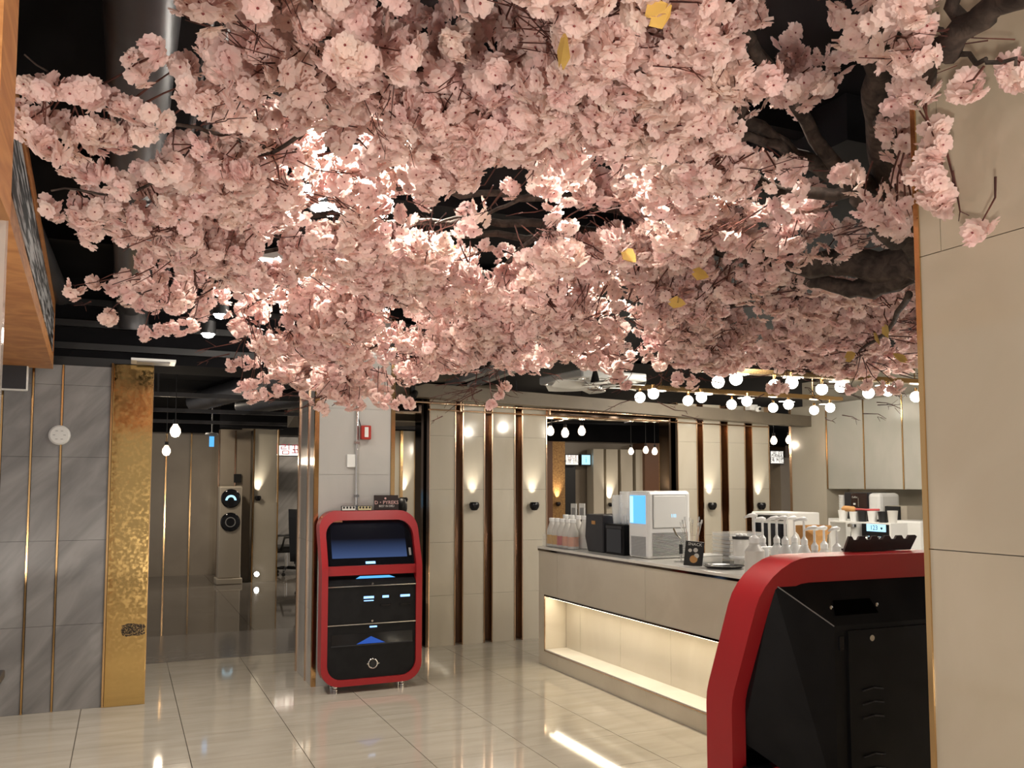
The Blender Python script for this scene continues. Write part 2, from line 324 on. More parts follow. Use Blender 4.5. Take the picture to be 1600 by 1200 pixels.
for x in (2.2, 3.2, 4.24, 5.9, 7.25): B(x - .006, x + .006, WY - .075, WY + .02, 2.42, 2.62).build('bracket', 'rose', rl)
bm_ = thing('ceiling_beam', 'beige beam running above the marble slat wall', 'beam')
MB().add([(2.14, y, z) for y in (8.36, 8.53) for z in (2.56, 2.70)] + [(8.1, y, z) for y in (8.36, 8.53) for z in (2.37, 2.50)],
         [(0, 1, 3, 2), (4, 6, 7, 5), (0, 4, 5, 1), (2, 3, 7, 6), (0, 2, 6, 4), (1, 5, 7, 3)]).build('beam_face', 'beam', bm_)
def sconce(loc, lab, gold=False, power=2.2, body='glossblack', r=.055):
    t = thing('wall_sconce', lab, 'wall lamp', loc, 0, 'round black wall sconces')
    MB().lathe([(0, -.055), (r * .55, -.048), (r * .9, -.02), (r, .012), (r * .8, .035), (r * .72, .037)], (0, -.06, 0), 20).build('shade', body, t, 40)
    MB().lathe([(r * .66, .0), (0, .004)], (0, -.06, .03), 16, cap=False).build('lens', 'bulb', t)
    MB().cyl((0, -.03, 0), .022, .03, 12, 'y').build('wall_mount', body, t)
    l = spot((loc[0], loc[1] - .055, loc[2] + .04), (loc[0], loc[1] + .03, loc[2] + 1.0), power * 8, WARM if gold else (1, .9, .74), 1.0, .9, .02)
    l.parent = t; l.matrix_parent_inverse = Matrix.Translation(-Vector(loc)); return t
for px, lab in ((741, 'black sconce on the second marble slat behind the kiosk'), (835, 'black sconce on the marble slat nearest the counter end'), (1113, 'black sconce on the marble slat right of the ice machine'), (1190, 'black sconce on the last marble slat before the kitchen')):
    q = at_y(px, 790, WY - .06); sconce((q.x, WY, q.z), lab)
# ================================================================== REAR HALL
rw = B(-1.4, 16, 17.2, 17.4, 0, 3.0).build('wall_rear', 'backpanel'); tag(rw, 'taupe panelled wall of the rear hall', kind='structure')
def panel_run(x0, x1, y, z1, w, m, par, strip='gold', zt=None):
    k = max(1, round((x1 - x0) / w)); w = (x1 - x0) / k
    for i in range(k):
        B(x0 + i * w + .012, x0 + (i + 1) * w - .012, y - .03, y, 0, z1).build('wall_panel', m, par)
        B(x0 + i * w - .012, x0 + i * w + .012, y - .045, y, 0, z1).build('gold_strip', strip, par)
panel_run(-.6, 1.55, 17.2, 2.62, .46, 'backpanel', rw)
rb = B(1.5, 2.02, 15.8, 16.1, 0, 2.62).build('wall_rear_2', 'backpanel'); tag(rb, 'projecting taupe wall behind the air conditioner', kind='structure')
panel_run(1.48, 2.02, 15.8, 2.6, .27, 'backpanel', rb, 'rose')
rc = B(2.05, 2.42, 15.55, 16.1, 0, 2.62).build('wall_rear_3', 'marble'); tag(rc, 'pale pier with sconce left of the office chair', kind='structure')
B(2.03, 2.45, 15.50, 15.56, 0, 1.35).build('pier_base', 'marble', rc)
for x in (2.02, 2.43): B(x, x + .02, 15.49, 15.56, 0, 2.62).build('gold_strip', 'gold', rc)
q = at_y(403, 778, 15.5); sconce((q.x, 15.55, q.z), 'black sconce on the rear pier above the floor spotlight', power=5)
panel_run(2.5, 8.0, 17.2, 2.62, .62, 'greymarble', rw)
# the fascia over the rear hall walls
for a, b, y in ((-1.4, 2.0, 17.1), (1.45, 2.5, 15.45), (2.5, 16, 17.1)): 
    o = B(a, b, y - .1, y, 2.62, 3.0).build('trim_2', 'ceil', None); tag(o, 'black fascia above the rear hall panels', kind='structure')
fsp = thing('floor_spotlight', 'small round spotlight at the foot of the rear pier', 'lamp', tuple(at_y(401, 897, 15.48)))
MB().lathe([(.05, 0), (.05, .03), (.045, .035)], (0, 0, 0), 14, 'y').build('ring', 'chrome', fsp)
MB().lathe([(.04, -.006), (.04, 0)], (0, 0, 0), 14, 'y').build('lens', 'lamp', fsp)
ac = thing('tower_air_conditioner', 'tall cream tower air conditioner with two round black outlets', 'air conditioner', (at_y(358, 900, 15.3).x, 15.3, 0))
a0, a1 = at_y(339, 760, 15.3), at_y(374, 760, 15.3); hw = (a1.x - a0.x) / 2
M['accream'] = mat('cream_appliance', (.42, .37, .30), .35)
B(-hw, hw, 0, .35, .1, a0.z).build('body', 'accream', ac, bevel=.02)
B(-hw - .03, hw + .03, -.03, .38, 0, .1).build('base', 'accream', ac, bevel=.015)
for pyy, glow in ((779, True), (816, False)):
    q = at_y(355, pyy, 15.28)
    MB().lathe([(0, -.02), (.14, -.02), (.155, -.01), (.16, 0)], (0, 0, q.z), 28, 'y').build('outlet', 'glossblack', ac, 30)
    if glow:
        MB().add([(.09 * math.cos(a) * k, -.024, q.z - .03 + .09 * math.sin(a) * k) for k in (1, .6) for a in [PI * i / 10 for i in range(11)]], [(i, i + 1, 12 + i, 11 + i) for i in range(10)]).build('display', 'cyanlit', ac)
    else: MB().lathe([(.085, -.022), (.078, -.024), (.07, -.022)], (0, 0, q.z), 24, 'y', cap=False).build('ring', 'grey', ac)
B(.06, .13, -.006, 0, .92, 1.0).build('badge', 'grey', ac)
q = at_y(371, 746, 15.75); o = B(q.x - .06, q.x + .06, 15.73, 15.77, q.z - .09, q.z + .06).build('wall_switch', 'black', bevel=.003); tag(o, 'small black wall controller above the air conditioner', 'controller')
# office chair
def office_chair(loc, rz, lab):
    t = thing('office_chair', lab, 'chair', loc, rz, None)
    def slab(w, d, h, z0, tilt=0, y0=0):
        m = MB(); P = []
        for k in range(7):
            u = k / 6; P.append((u * h + z0, y0 + tilt * u ** 1.3, w * (1 - .18 * u * u)))
        vs = []; fs = []
        for z, y, ww in P: vs += [(-ww, y, z), (ww, y, z), (ww, y + d, z), (-ww, y + d, z)]
        for k in range(6):
            for i in range(4): j = (i + 1) % 4; fs.append((4 * k + i, 4 * k + j, 4 * k + 4 + j, 4 * k + 4 + i))
        fs += [(3, 2, 1, 0), (24, 25, 26, 27)]; return m.add(vs, fs)
    slab(.29, .12, .78, .52, .16, .22).build('backrest', 'black', t, 0)
    B(-.28, .28, -.3, .24, .42, .54).build('seat', 'black', t, bevel=.035)
    for s in (-1, 1): MB().tube([(s * .31, .15, .47), (s * .33, .1, .7), (s * .33, -.18, .71)], .022, 8).build('armrest', 'black', t, 0)
    MB().cyl((0, 0, .1), .03, .34).build('gas_post', 'chrome', t, 40)
    for k in range(5):
        a = 2 * PI * k / 5 + .3; x, y = .33 * math.cos(a), .33 * math.sin(a)
        L = MB().tube([(0, 0, .13), (x * .6, y * .6, .12), (x, y, .085)], [.03, .024, .016], 6).build('leg', 'black', t, 0)
        MB().cyl((x - .012, y, .033), .033, .024, 12, 'x').build('caster', 'black', L)
    return t
q = at_z(455, 932, 0); office_chair((2.72, 13.3, 0), PI - .7, 'black high-backed office chair on wheels beside the pale column')
office_chair((2.78, 16.55, 0), 1.6, 'black chair half hidden behind the rear pier')
# lit signs
def sign(name, lab, p0, p1, Y, lines, mback='signface', frame='black', tm='signred', sx=.9, cat='sign'):
    a, b = at_y(p0[0], p0[1], Y), at_y(p1[0], p1[1], Y); t = thing(name, lab, cat, ((a.x + b.x) / 2, Y, (a.z + b.z) / 2)); W, Hh = (b.x - a.x) / 2, (a.z - b.z) / 2
    B(-W - .02, W + .02, .0, .08, -Hh - .02, Hh + .02).build('frame', frame, t); B(-W, W, -.008, 0, -Hh, Hh).build('face', mback, t)
    for body, u, v, s, tmm in lines: text(body, s, tmm, t, (u * W, -.011, v * Hh), (PI / 2, 0, 0))
    return t
M['signface'] = mat('lit_white_sign_face', (1, 1, 1), .4, emit=(1, .96, .88), estr=.85)
M['signred'] = mat('maroon_print', (.22, .02, .05), .6); M['signgrey'] = mat('grey_print', (.06, .06, .07), .6)
sign('menu_sign', 'lit white menu sign with maroon letters left of the pale column', (432, 696), (492, 712), 16.4,
     [('차림표', -.55, .1, .22, 'signred'), ('입욕', .12, .45, .13, 'signred'), ('찜질', .45, .45, .13, 'signred'), ('세신', .78, .45, .13, 'signred'), ('13,000', .3, -.5, .1, 'signgrey')])
sign('notice_sign', 'lit white sign left of the blue sign above the dark doorway', (884, 711), (903, 726), 16.9, [('남녀', 0, .4, .13, 'signred'), ('이용 안내', 0, -.4, .1, 'signgrey')])
sign('notice_sign', 'small square blue lit sign above the dark doorway', (909, 711), (922, 726), 16.9, [('i', 0, 0, .2, 'bluelit')], 'cyanlit')
sign('notice_sign', 'lit white notice in the gap left of the kitchen wall', (1204, 705), (1224, 724), 16.11, [('휴게 안내', 0, .5, .15, 'signgrey'), ('수면실', 0, 0, .15, 'signgrey'), ('24 시간', 0, -.5, .15, 'signgrey')])
# pull-cord style blue lit detector at (331,685)
q = at_y(331, 679, 14.3); t = thing('exit_indicator', 'blue lit hanging indicator below the rear hall ceiling', 'indicator', tuple(q))
MB().lathe([(.03, .03), (.09, .025), (.1, 0), (.07, -.03)], n=20).build('cap', 'grey', t, 30); B(-.035, .035, -.01, .01, -.19, -.02).build('lit_panel', 'bluelit', t); MB().cyl((0, 0, .02), .008, 3.0 - q.z).build('stem', 'grey', t)
# doorway and gold wall in the rear hall seen over the counter
dr = B(8.62, 9.12, 17.05, 17.2, 0, 2.25).build('door_1', 'black'); tag(dr, 'black doorway in the rear hall below the lit signs', kind='structure')
g1 = at_y(862, 760, 16.9); g2 = at_y(883, 760, 16.9)
o = B(g1.x - .35, g1.x, 16.85, 17.2, 0, 2.6).build('wall_rear_4', 'brownp'); o['kind'] = 'structure'; o['label'] = 'brown panel left of the gold wall'
o = B(g1.x, g2.x, 16.9, 17.2, 0, 2.6).build('wall_rear_5', 'goldcloth'); o['kind'] = 'structure'; o['label'] = 'gold leaf panel behind the counter bottles'
q = at_y(872, 787, 16.85); sconce((q.x, 16.9, q.z), 'dark sconce on the gold leaf panel of the rear hall', True, 12, 'darkbrown')
xsr = [at_y(px, 760, 16.9).x for px in (924, 940, 944, 962, 967, 985, 990, 1006)]
for i in range(0, 8, 2):
    o = B(xsr[i], xsr[i + 1], 16.8, 17.1, 0, 2.45).build('wall_panel', 'marble', rw)
for i in (1, 3, 5): B(xsr[i], xsr[i + 1], 16.95, 17.15, 0, 2.45).build('gold_strip', 'gold', rw)
q = at_y(952, 788, 16.8); sconce((q.x, 16.8, q.z), 'black sconce on a rear pale panel behind the cup stack', False, 10)
a, b = at_y(1008, 760, 16.7), at_y(1030, 760, 16.7); B(a.x, b.x, 16.7, 17.2, 0, 2.6).build('wall_panel', 'brownp', rw); c = at_y(1052, 760, 16.7); B(b.x, c.x, 16.72, 17.2, 0, 2.6).build('wall_panel', 'goldcloth', rw)
a, b = at_y(1220, 760, 16.2), at_y(1235, 760, 16.2); B(a.x, b.x, 16.2, 17.2, 0, 2.3).build('wall_panel', 'backpanel', rw); B(b.x + .05, b.x + .7, 16.4, 17.2, 0, 2.6).build('wall_panel', 'bronze', rw)
# slot between column and slats: two pale panels with sconces
sb = B(2.9, 4.3, 11.9, 12.0, 0, 2.42).build('wall_partition', 'marble'); tag(sb, 'pale partition with sconces seen between column and slats', kind='structure')
for px in (626, 649): q = at_y(px, 760, 11.9); B(q.x - .02, q.x + .02, 11.86, 11.9, 0, 2.42).build('gold_strip', 'gold', sb)
for px, l in ((631, 'left black sconce in the gap beside the column'), (662, 'right black sconce in the gap beside the column')): q = at_y(px, 781, 11.85); sconce((q.x, 11.9, q.z), l, False, 5)
cs = B(2.5, 4.2, 9.7, 10.1, 0, .95).build('side_counter', 'marble', bevel=.01); tag(cs, 'pale low counter in the gap behind the red kiosk', 'counter')
# seated figure silhouette behind side counter
pr = thing('person', 'person in black sitting with back turned in the gap beside the column', 'person', (3.22, 10.75, 0))
def skin_fig(t):
    me = bpy.data.meshes.new('body'); vs = [(0, 0, .50), (0, .0, .75), (0, .02, 1.0), (0, 0, 1.15), (0, -.02, 1.24), (-.2, 0, 1.1), (.2, 0, 1.1), (-.26, -.06, .85), (.26, -.06, .85), (-.2, -.28, .8), (.2, -.28, .8), (-.1, -.05, .48), (.1, -.05, .48), (-.12, -.45, .48), (.12, -.45, .48), (-.12, -.45, .08), (.12, -.45, .08)]
    ed = [(0, 1), (1, 2), (2, 3), (3, 4), (3, 5), (3, 6), (5, 7), (6, 8), (7, 9), (8, 10), (0, 11), (0, 12), (11, 13), (12, 14), (13, 15), (14, 16)]
    me.from_pydata(vs, ed, []); o = link('body', me, t); o.data.materials.append(M['black'])
    md = o.modifiers.new('s', 'SKIN'); rr = [.16, .15, .17, .1, .055, .075, .075, .05, .05, .035, .035, .09, .09, .07, .07, .05, .05]
    for i, r in enumerate(rr): me.skin_vertices[0].data[i].radius = (r, r * .8)
    me.skin_vertices[0].data[0].use_root = True; o.modifiers.new('u', 'SUBSURF').levels = 1; o.modifiers['u'].render_levels = 1
    MB().lathe([(.02, -.12), (.07, -.09), (.085, -.02), (.085, .04), (.06, .1), (.02, .12)], (0, -.02, 1.37), 16).build('hair', 'black', t, 0)
skin_fig(pr); B(-.22, .22, -.25, .25, .40, .44).build('stool_seat', 'black', pr); MB().cyl((0, 0, 0), .04, .4).build('stool_post', 'black', pr)
q = at_y(655, 848, 9.9); bt = thing('soap_bottle', 'small clear pump bottle on the side counter', 'bottle', (q.x, 9.9, .95))
MB().lathe([(.04, 0), (.04, .13), (.015, .17), (.015, .19)], n=16).build('bottle_body', 'white', bt, 40); MB().cyl((0, 0, .19), .022, .03).build('cap', 'black', bt)
# pendant bulbs in the rear hall, on rails
def pendant(loc, lab, top, grp='warm pendant bulbs in the rear hall'):
    t = thing('pendant_bulb', lab, 'lamp', loc, 0, grp)
    MB().lathe([(.0, -.07), (.035, -.06), (.055, -.02), (.05, .02), (.025, .06), (.02, .075)], n=16).build('bulb', 'bulb', t, 0)
    MB().cyl((0, 0, .07), .024, .05, 10).build('socket', 'black', t); MB().cyl((0, 0, .12), .005, max(.02, top - loc[2] - .12), 6).build('cord', 'black', t)
PB = [(274, 673, 9.8, 'bigger warm bulb hanging near the gold panel'), (260, 704, 12.5, 'smaller warm bulb lower beside the gold panel'), (860, 673, 11.2, 'leftmost of the three bulbs over the rear gold wall'), (883, 676, 11.0, 'middle of the three bulbs over the rear gold wall'), (909, 673, 10.8, 'rightmost of the three bulbs over the rear gold wall'),
      (986, 705, 14.6, 'left bulb of the farther trio above the ice machine'), (1009, 703, 14.3, 'middle bulb of the farther trio above the ice machine'), (1023, 705, 14.0, 'right bulb of the farther trio above the ice machine'), (1209, 688, 11.4, 'left warm bulb in the gap beside the kitchen wall'), (1233, 687, 11.2, 'right warm bulb in the gap beside the kitchen wall')]
for px, py, Y, lab in PB:
    q = at_y(px, py, Y); pendant(tuple(q), lab, 3.0); point((q.x, q.y, q.z - .12), 5, WARM)
for a, b, Yd, lab in ((852, 915, 11, 'dark rail above the nearer bulb trio'), (975, 1040, 14.3, 'dark rail above the farther bulb trio')):
    p, q = at_y(a, 660, Yd + .1), at_y(b, 652, Yd + .1); o = MB().tube([p, q], .012, 6).cyl((p.x + .1, (p.y + q.y) / 2 - .006, p.z), .006, 3.0 - p.z, 6).build('lighting_rail', 'chrome'); tag(o, lab, 'rail')
for x, y, p, s in ((.9, 14.6, 30, .3), (3.3, 15.6, 60, .3), (7, 13.5, 75, .5), (10.5, 14, 75, .5), (3.6, 10.6, 36, .3), (12.6, 14, 40, .4)): area((x, y, 2.95), s, p, (1, .86, .68))
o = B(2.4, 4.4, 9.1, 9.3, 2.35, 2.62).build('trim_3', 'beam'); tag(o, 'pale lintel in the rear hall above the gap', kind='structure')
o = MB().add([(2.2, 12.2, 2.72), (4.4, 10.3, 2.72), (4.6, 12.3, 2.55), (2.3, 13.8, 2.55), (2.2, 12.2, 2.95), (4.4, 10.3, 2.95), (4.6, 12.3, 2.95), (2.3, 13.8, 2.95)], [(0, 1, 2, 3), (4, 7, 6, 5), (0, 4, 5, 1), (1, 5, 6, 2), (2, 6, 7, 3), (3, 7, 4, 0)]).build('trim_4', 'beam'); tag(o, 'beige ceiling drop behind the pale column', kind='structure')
# ================================================================== COUNTER
CX = 3.58; CY1 = 7.43; CY0 = 1.2; ZT = 1.07
ct = thing('service_counter', 'long beige stone service counter with lit niche', 'counter', (CX, CY1, 0))
def cb_(x0, x1, y0, y1, z0, z1, nm, m, bev=0, lab=None):
    o = B(x0 - CX, x1 - CX, y0 - CY1, y1 - CY1, z0, z1).build(nm, m, ct, bevel=bev)
    if lab: tag(o, lab)
    return o
cb_(CX + .28, CX + .75, CY0, CY1, 0, ZT - .03, 'core', 'counterstone')
ys = [CY1, 7.05, 5.6, 4.15, 2.7, CY0]
for a, b in zip(ys[:-1], ys[1:]):
    cb_(CX, CX + .28, b + .0015, a - .0015, .64, ZT - .03, 'front_panel', 'counterstone')
    cb_(CX, CX + .28, b + .001, a - .001, 0, .13, 'plinth_panel', 'counterstone')
cb_(CX, CX + .28, 7.31, CY1, .13, .64, 'end_panel', 'counterstone')
yn = [7.3, 7.03, 6.33, 5.6, 4.87, 4.15, 2.7, CY0]
for a, b in zip(yn[:-1], yn[1:]): cb_(CX + .22, CX + .28, b + .0015, a - .0015, .135, .64, 'niche_panel', 'marble')
cb_(CX + .001, CX + .22, CY0, 7.3, .13, .145, 'niche_shelf', 'top', lab='pale niche shelf')
cb_(CX - .004, CX + .006, CY0, 7.31, .626, .642, 'metal_edge', 'bronze'); cb_(CX - .004, CX + .004, 7.30, 7.312, .13, .64, 'metal_edge', 'rose'); cb_(CX - .004, CX + .004, CY0, 7.31, .128, .136, 'metal_edge', 'rose')
cb_(CX + .03, CX + .055, CY0, 7.28, .615, .626, 'led_strip', 'led', lab='glowing warm LED strip')
area((CX + .07, (CY0 + 7.28) / 2, .61), .04, 20, (1, .88, .68), (0, math.radians(28), 0), 6.0)
cb_(CX - .008, CX + .78, CY0, CY1 + .005, ZT - .03, ZT - .012, 'mirror_edge', 'bronze'); cb_(CX - .012, CX + .80, CY0, CY1 + .008, ZT - .012, ZT + .01, 'worktop', 'top', .003)
ZT = 1.08
# --- bottles
def milk_bottle(loc, lab, lm, h=.26):
    t = thing('milk_bottle', lab, 'bottle', loc, random.uniform(0, 6), 'white bottles lined up at the counter end')
    MB().lathe([(.046, 0), (.049, .01), (.049, h * .45), (.046, h * .58), (.024, h * .83), (.022, h * .9)], n=20).build('bottle_body', 'milk', t, 30)
    MB().lathe([(.027, h * .88), (.028, h * .98), (.024, h)], n=16).build('cap', 'whiteg', t, 30)
    MB().lathe([(.0497, h * .08), (.0497, h * .4)], n=20, cap=False).build('label_band', lm, t, 0)
M['milk'] = mat('milky_plastic', (.62, .60, .56), .35); M['ly'] = mat('yellow_label', (.55, .30, .05), .5); M['lr'] = mat('red_label', (.45, .06, .06), .5); M['lo'] = mat('peach_label', (.6, .25, .14), .5)
cols = [('yellow', 'ly'), ('amber', 'ly'), ('red', 'lr'), ('peach', 'lo'), ('pink', 'lo')]
for i in range(5):
    milk_bottle((3.67, 7.33 - .105 * i, ZT + .006), f'white bottle with {cols[i][0]} label in the front row, ' + ['farthest from the grey box', 'second from the far end', 'in the middle', 'second from the grey box', 'nearest the grey box'][i], cols[i][1])
for i in range(4): milk_bottle((3.79, 7.28 - .12 * i, ZT + .006), 'white bottle in the rear row, ' + ['at the far end', 'second from the far end', 'second from the grey box', 'next to the grey box'][i], 'milk', .29)
tr = thing('acrylic_tray', 'clear acrylic tray holding the white bottles', 'tray', (3.73, 7.10, ZT))
B(-.125, .125, -.33, .30, 0, .004).build('tray_base', 'vclear', tr)
for a in (((-.125, -.121, -.33, .30, .004, .11)), ((.121, .125, -.33, .30, .004, .11)), ((-.125, .125, -.33, -.326, .004, .11)), ((-.125, .125, .296, .30, .004, .11))): B(*a).build('tray_wall', 'vclear', tr)
# --- dark grey box and black machine
gb = thing('water_dispenser', 'dark grey box with small tan badge on the counter', 'appliance', (3.70, 6.43, ZT))
M['dgrey'] = mat('dark_grey_plastic', (.022, .022, .026), .35)
MB().prism([(0, .0), (.27, 0), (.32, .12), (.30, .32), (0, .32)], .0, .26, 'x').build('body', 'dgrey', gb, bevel=.01)
B(-.004, 0, .13, .19, .235, .265).build('badge', 'tan', gb)
bmch = thing('coffee_brewer', 'short black machine between the grey box and the ice machine', 'appliance', (3.70, 6.10, ZT))
B(0, .33, 0, .29, 0, .25).build('body', 'blackm', bmch, bevel=.008); B(-.006, 0, .03, .26, .02, .21).build('glass_door', 'glossblack', bmch); B(-.01, .0, .02, .27, .215, .235).build('door_rim', 'dgrey', bmch)
cupm = MB().lathe([(.032, 0), (.044, .1)], n=14, cap=False)
for k in range(9): cupm.lathe([(.0455, .1 + .012 * k), (.045, .106 + .012 * k), (.044, .111 + .012 * k)], n=14, cap=False)
for (x, y, lab, s) in ((3.78, 6.33, 'left stack of clear plastic cups on the black machine', 1.15), (3.80, 6.235, 'taller right stack of clear plastic cups on the black machine', 1.3)):
    o = cupm.build('cup_stack', 'cup', loc=(x, y, ZT + .25)) if 'cup' in M else None
    if o is None: M['cup'] = glass('clear_cup', (.8, .82, .83), .5); o = cupm.build('cup_stack', 'cup', loc=(x, y, ZT + .25))
    o.scale = (1, 1, s); tag(o, lab, 'cups', 'stacked clear cups')
ps = thing('pos_display', 'small blue lit display between the cups and the ice machine', 'display', (3.93, 6.16, ZT + .25))
B(-.008, .01, -.075, .075, .06, .15).build('screen', 'bluelit', ps); B(-.005, .02, -.085, .085, .05, .16).build('bezel', 'dgrey', ps); MB().cyl((.01, 0, 0), .02, .06).build('foot', 'dgrey', ps)
for i in range(4):
    o = MB().lathe([(.015, 0), (.02, .07)], n=12).build('small_cup', 'cup', loc=(3.78, 6.185 - .0 - .042 * i + .0, ZT + .25), smooth=0) if i < 2 else None
    if o: tag(o, ['small clear tumbler beside the cup stacks', 'small clear tumbler nearest the ice machine'][i], 'tumbler')
tb = thing('tablet', 'small dark tablet propped behind the black machine', 'tablet', (4.28, 7.05, ZT)); B(0, .02, -.12, .12, .14, .29).build('screen', 'dgrey', tb); MB().cyl((.01, 0, 0), .03, .15).build('stand', 'black', tb)
for px, lab in ((897, 'white card stand left of its taller neighbour'), (910, 'taller white card stand behind the grey box')):
    q = at_x(px, 800, 3.93); t = thing('card_stand', lab, 'sign', (3.93, q.y, ZT)); B(0, .012, -.05, .05, .0, q.z - ZT + .03).build('post', 'dgrey', t); B(-.006, 0, -.055, .055, q.z - ZT - .07, q.z - ZT + .08).build('card', 'white', t); B(-.008, -.006, -.035, .035, q.z - ZT - .03, q.z - ZT + .04).build('print', 'grey', t)
# --- ice machine
im = thing('ice_machine', 'white ice machine with blue lit side window', 'appliance', (3.70, 5.74, ZT))
B(0, .40, 0, .29, .0, .525).build('body', 'whiteg', im, bevel=.025)
B(-.006, .006, .03, .25, .27, .49).build('lit_window', 'bluelit', im, bevel=.003); tag(im.children[-1], 'blue backlit window')
B(-.009, -.004, .20, .245, .275, .485).build('light_bar', 'cyanlit', im)
B(.045, .355, -.004, .004, .235, .495).build('door_gasket', 'grey', im); B(.05, .35, -.012, .005, .24, .49).build('door', 'white', im, bevel=.006)
for k in range(14): B(-.005, .003, .03, .24, .02 + .011 * k, .026 + .011 * k).build('vent_slat', 'grey', im)
for k in range(17): B(.04, .37, -.006, .002, .02 + .011 * k, .025 + .011 * k).build('vent_slat', 'chrome', im)
for dx in (0, .02, .035): B(.21 + dx, .216 + dx, -.014, -.011, .32, .345).build('display_digit', 'cyanlit', im)
# --- utensil glass
ut = thing('utensil_glass', 'glass of forks and straws before the ice machine', 'glass', (3.93, 5.50, ZT))
MB().lathe([(.045, 0), (.05, .13)], n=20, cap=False).build('glass', 'clear', ut, 0)
for k in range(9):
    a = k * .8; l = .26 + .02 * (k % 3); x, y = .04 * math.cos(a), .04 * math.sin(a); ex, ey = x * 1.9, y * 1.9
    f = MB().tube([(x * .3, y * .3, .01), (ex, ey, l)], .003, 5)
    for d in (-.006, 0, .006): f.tube([(ex + d, ey, l), (ex * 1.06 + d, ey * 1.06, l + .03)], .0015, 4)
    f.build('fork', 'chrome', ut)
tg = thing('tongs_stand', 'bent metal tongs stand beside the utensil glass', 'stand', (3.80, 5.45, ZT))
MB().cyl((0, 0, 0), .05, .006, 20).build('foot', 'chrome', tg); MB().cyl((0, 0, .006), .005, .17, 8).build('post', 'chrome', tg); MB().tube([(0, 0, .17), (-.03, .01, .2), (-.05, .02, .25)], .007, 6).build('hook', 'chrome', tg); B(-.009, .009, -.009, .009, .06, .13).build('handle_grip', 'black', tg)
lb = thing('plastic_box', 'low clear box with white lid under the utensil glass', 'box', (3.89, 5.29, ZT)); B(-.11, .11, -.07, .07, .0, .055).build('box_body', 'clear', lb); B(-.115, .115, -.075, .075, .055, .068).build('lid', 'white', lb, bevel=.004)
# --- stack of clear boxes
for k in range(8):
    t = thing('clear_container', 'clear plastic lidded container, ' + ['bottom', 'second from bottom', 'third from bottom', 'fourth from bottom', 'fourth from top', 'third from top', 'second from top', 'topmost'][k] + ' of the stack', 'container', (4.2, 5.30, ZT + .0 + .028 * k), .03 * (k % 3), 'stacked clear containers')
    B(-.15, .15, -.1, .1, 0, .018).build('tub', 'clear', t); B(-.155, .155, -.105, .105, .019, .025).build('lid', 'tint', t)
# --- jar on white stand
ws = thing('cake_stand', 'low white oval stand under the clear jar', 'stand', (4.10, 5.03, ZT)); MB().lathe([(.14, .045), (.15, .055), (.15, .065)], n=32).build('plate', 'whiteg', ws, 30)
for sx in (-.1, .1): B(sx - .02, sx + .02, -.03, .03, 0, .045).build('foot', 'white', ws)
j = thing('storage_jar', 'clear jar with black lid standing on the white stand', 'jar', (4.06, 5.08, ZT + .066)); MB().lathe([(.055, 0), (.058, .01), (.058, .115), (.052, .125)], n=24).build('jar_body', 'tint', j, 30); MB().lathe([(.062, .118), (.062, .138)], n=24).build('lid', 'black', j, 30)
for k in range(7): MB().lathe([(.003, 0), (.016, .006), (.014, .016), (.003, .02)], (.03 * math.cos(k), .03 * math.sin(k), .138), 8).build('wrapped_sweet', 'whiteg', j)
# --- chalk card
cc = thing('menu_card', 'small black menu card leaning at the counter edge', 'sign', (3.69, 5.15, ZT), -.55); cc.rotation_euler = (.12, .1, -.5)
B(-.065, .065, 0, .012, .0, .175).build('card', 'black', cc); text('SNACK', .03, 'white', cc, (0, -.002, .155), (PI / 2, 0, 0))
for x, z, r in ((-.03, .11, .013), (.008, .115, .016), (.0, .05, .028), (.018, .075, .018)): MB().lathe([(r, -.001), (r * .8, -.0022)], (x, 0, z), 12, 'y').build('printed_food', 'tan' if r > .02 else 'milk', cc)
o = thing('serving_tray', 'black oval serving tray at the counter edge', 'tray', (3.79, 4.93, ZT)); MB().lathe([(.11, .002), (.135, .012), (.145, .02), (.135, .018), (.11, .008)], n=32).build('tray_rim', 'glossblack', o, 30); MB().lathe([(.11, .001), (.11, .01)], n=32).build('tray_bottom', 'chrome', o)
# --- pump bottles
def pump(px, lab, y, h, bw=.038, big=False):
    q = at_y(px, 860, y); t = thing('syrup_pump_bottle', lab, 'bottle', (q.x, y, ZT), random.uniform(-.15, .15), 'white syrup pump bottles on the counter')
    b = h * .52
    MB().lathe([(bw, 0), (bw * 1.05, .01), (bw, b * .75), (bw * .5, b * .95), (bw * .48, b)], n=20).build('bottle_body', 'milk' if big else 'cup2', t, 30)
    MB().lathe([(bw * .55, b), (bw * .55, b + .03), (bw * .35, b + .04), (.009, b + .05)], n=16).build('collar', 'whiteg', t, 30)
    MB().cyl((0, 0, b + .03), .0075, h - b - .05, 10).build('pump_stem', 'whiteg', t, 40)
    MB().tube([(.02, 0, h - .012), (0, 0, h - .008), (-.04, 0, h - .01), (-.075, 0, h - .022)], [.013, .016, .011, .006], 8).build('nozzle', 'whiteg', t, 0)
M['cup2'] = glass('frosted_plastic', (.75, .76, .76), .7, .3)
PL = [(1179, 4.52, .385, 'large opaque white pump bottle at the counter edge', .062), (1192, 4.75, .35, 'slim pump bottle just behind the large white one', .04), (1214, 4.62, .36, 'third pump bottle from the left', .04), (1227, 4.42, .37, 'fourth pump bottle from the left', .042), (1242, 4.62, .36, 'fifth pump bottle from the left', .04), (1257, 4.42, .36, 'pump bottle beside the kraft paper bag', .04), (1273, 4.28, .31, 'shorter pump bottle right of the tall pump row', .04), (1288, 4.42, .30, 'short pump bottle with broad head', .045), (1308, 4.15, .31, 'rightmost short pump bottle beside the brown rack', .05)]
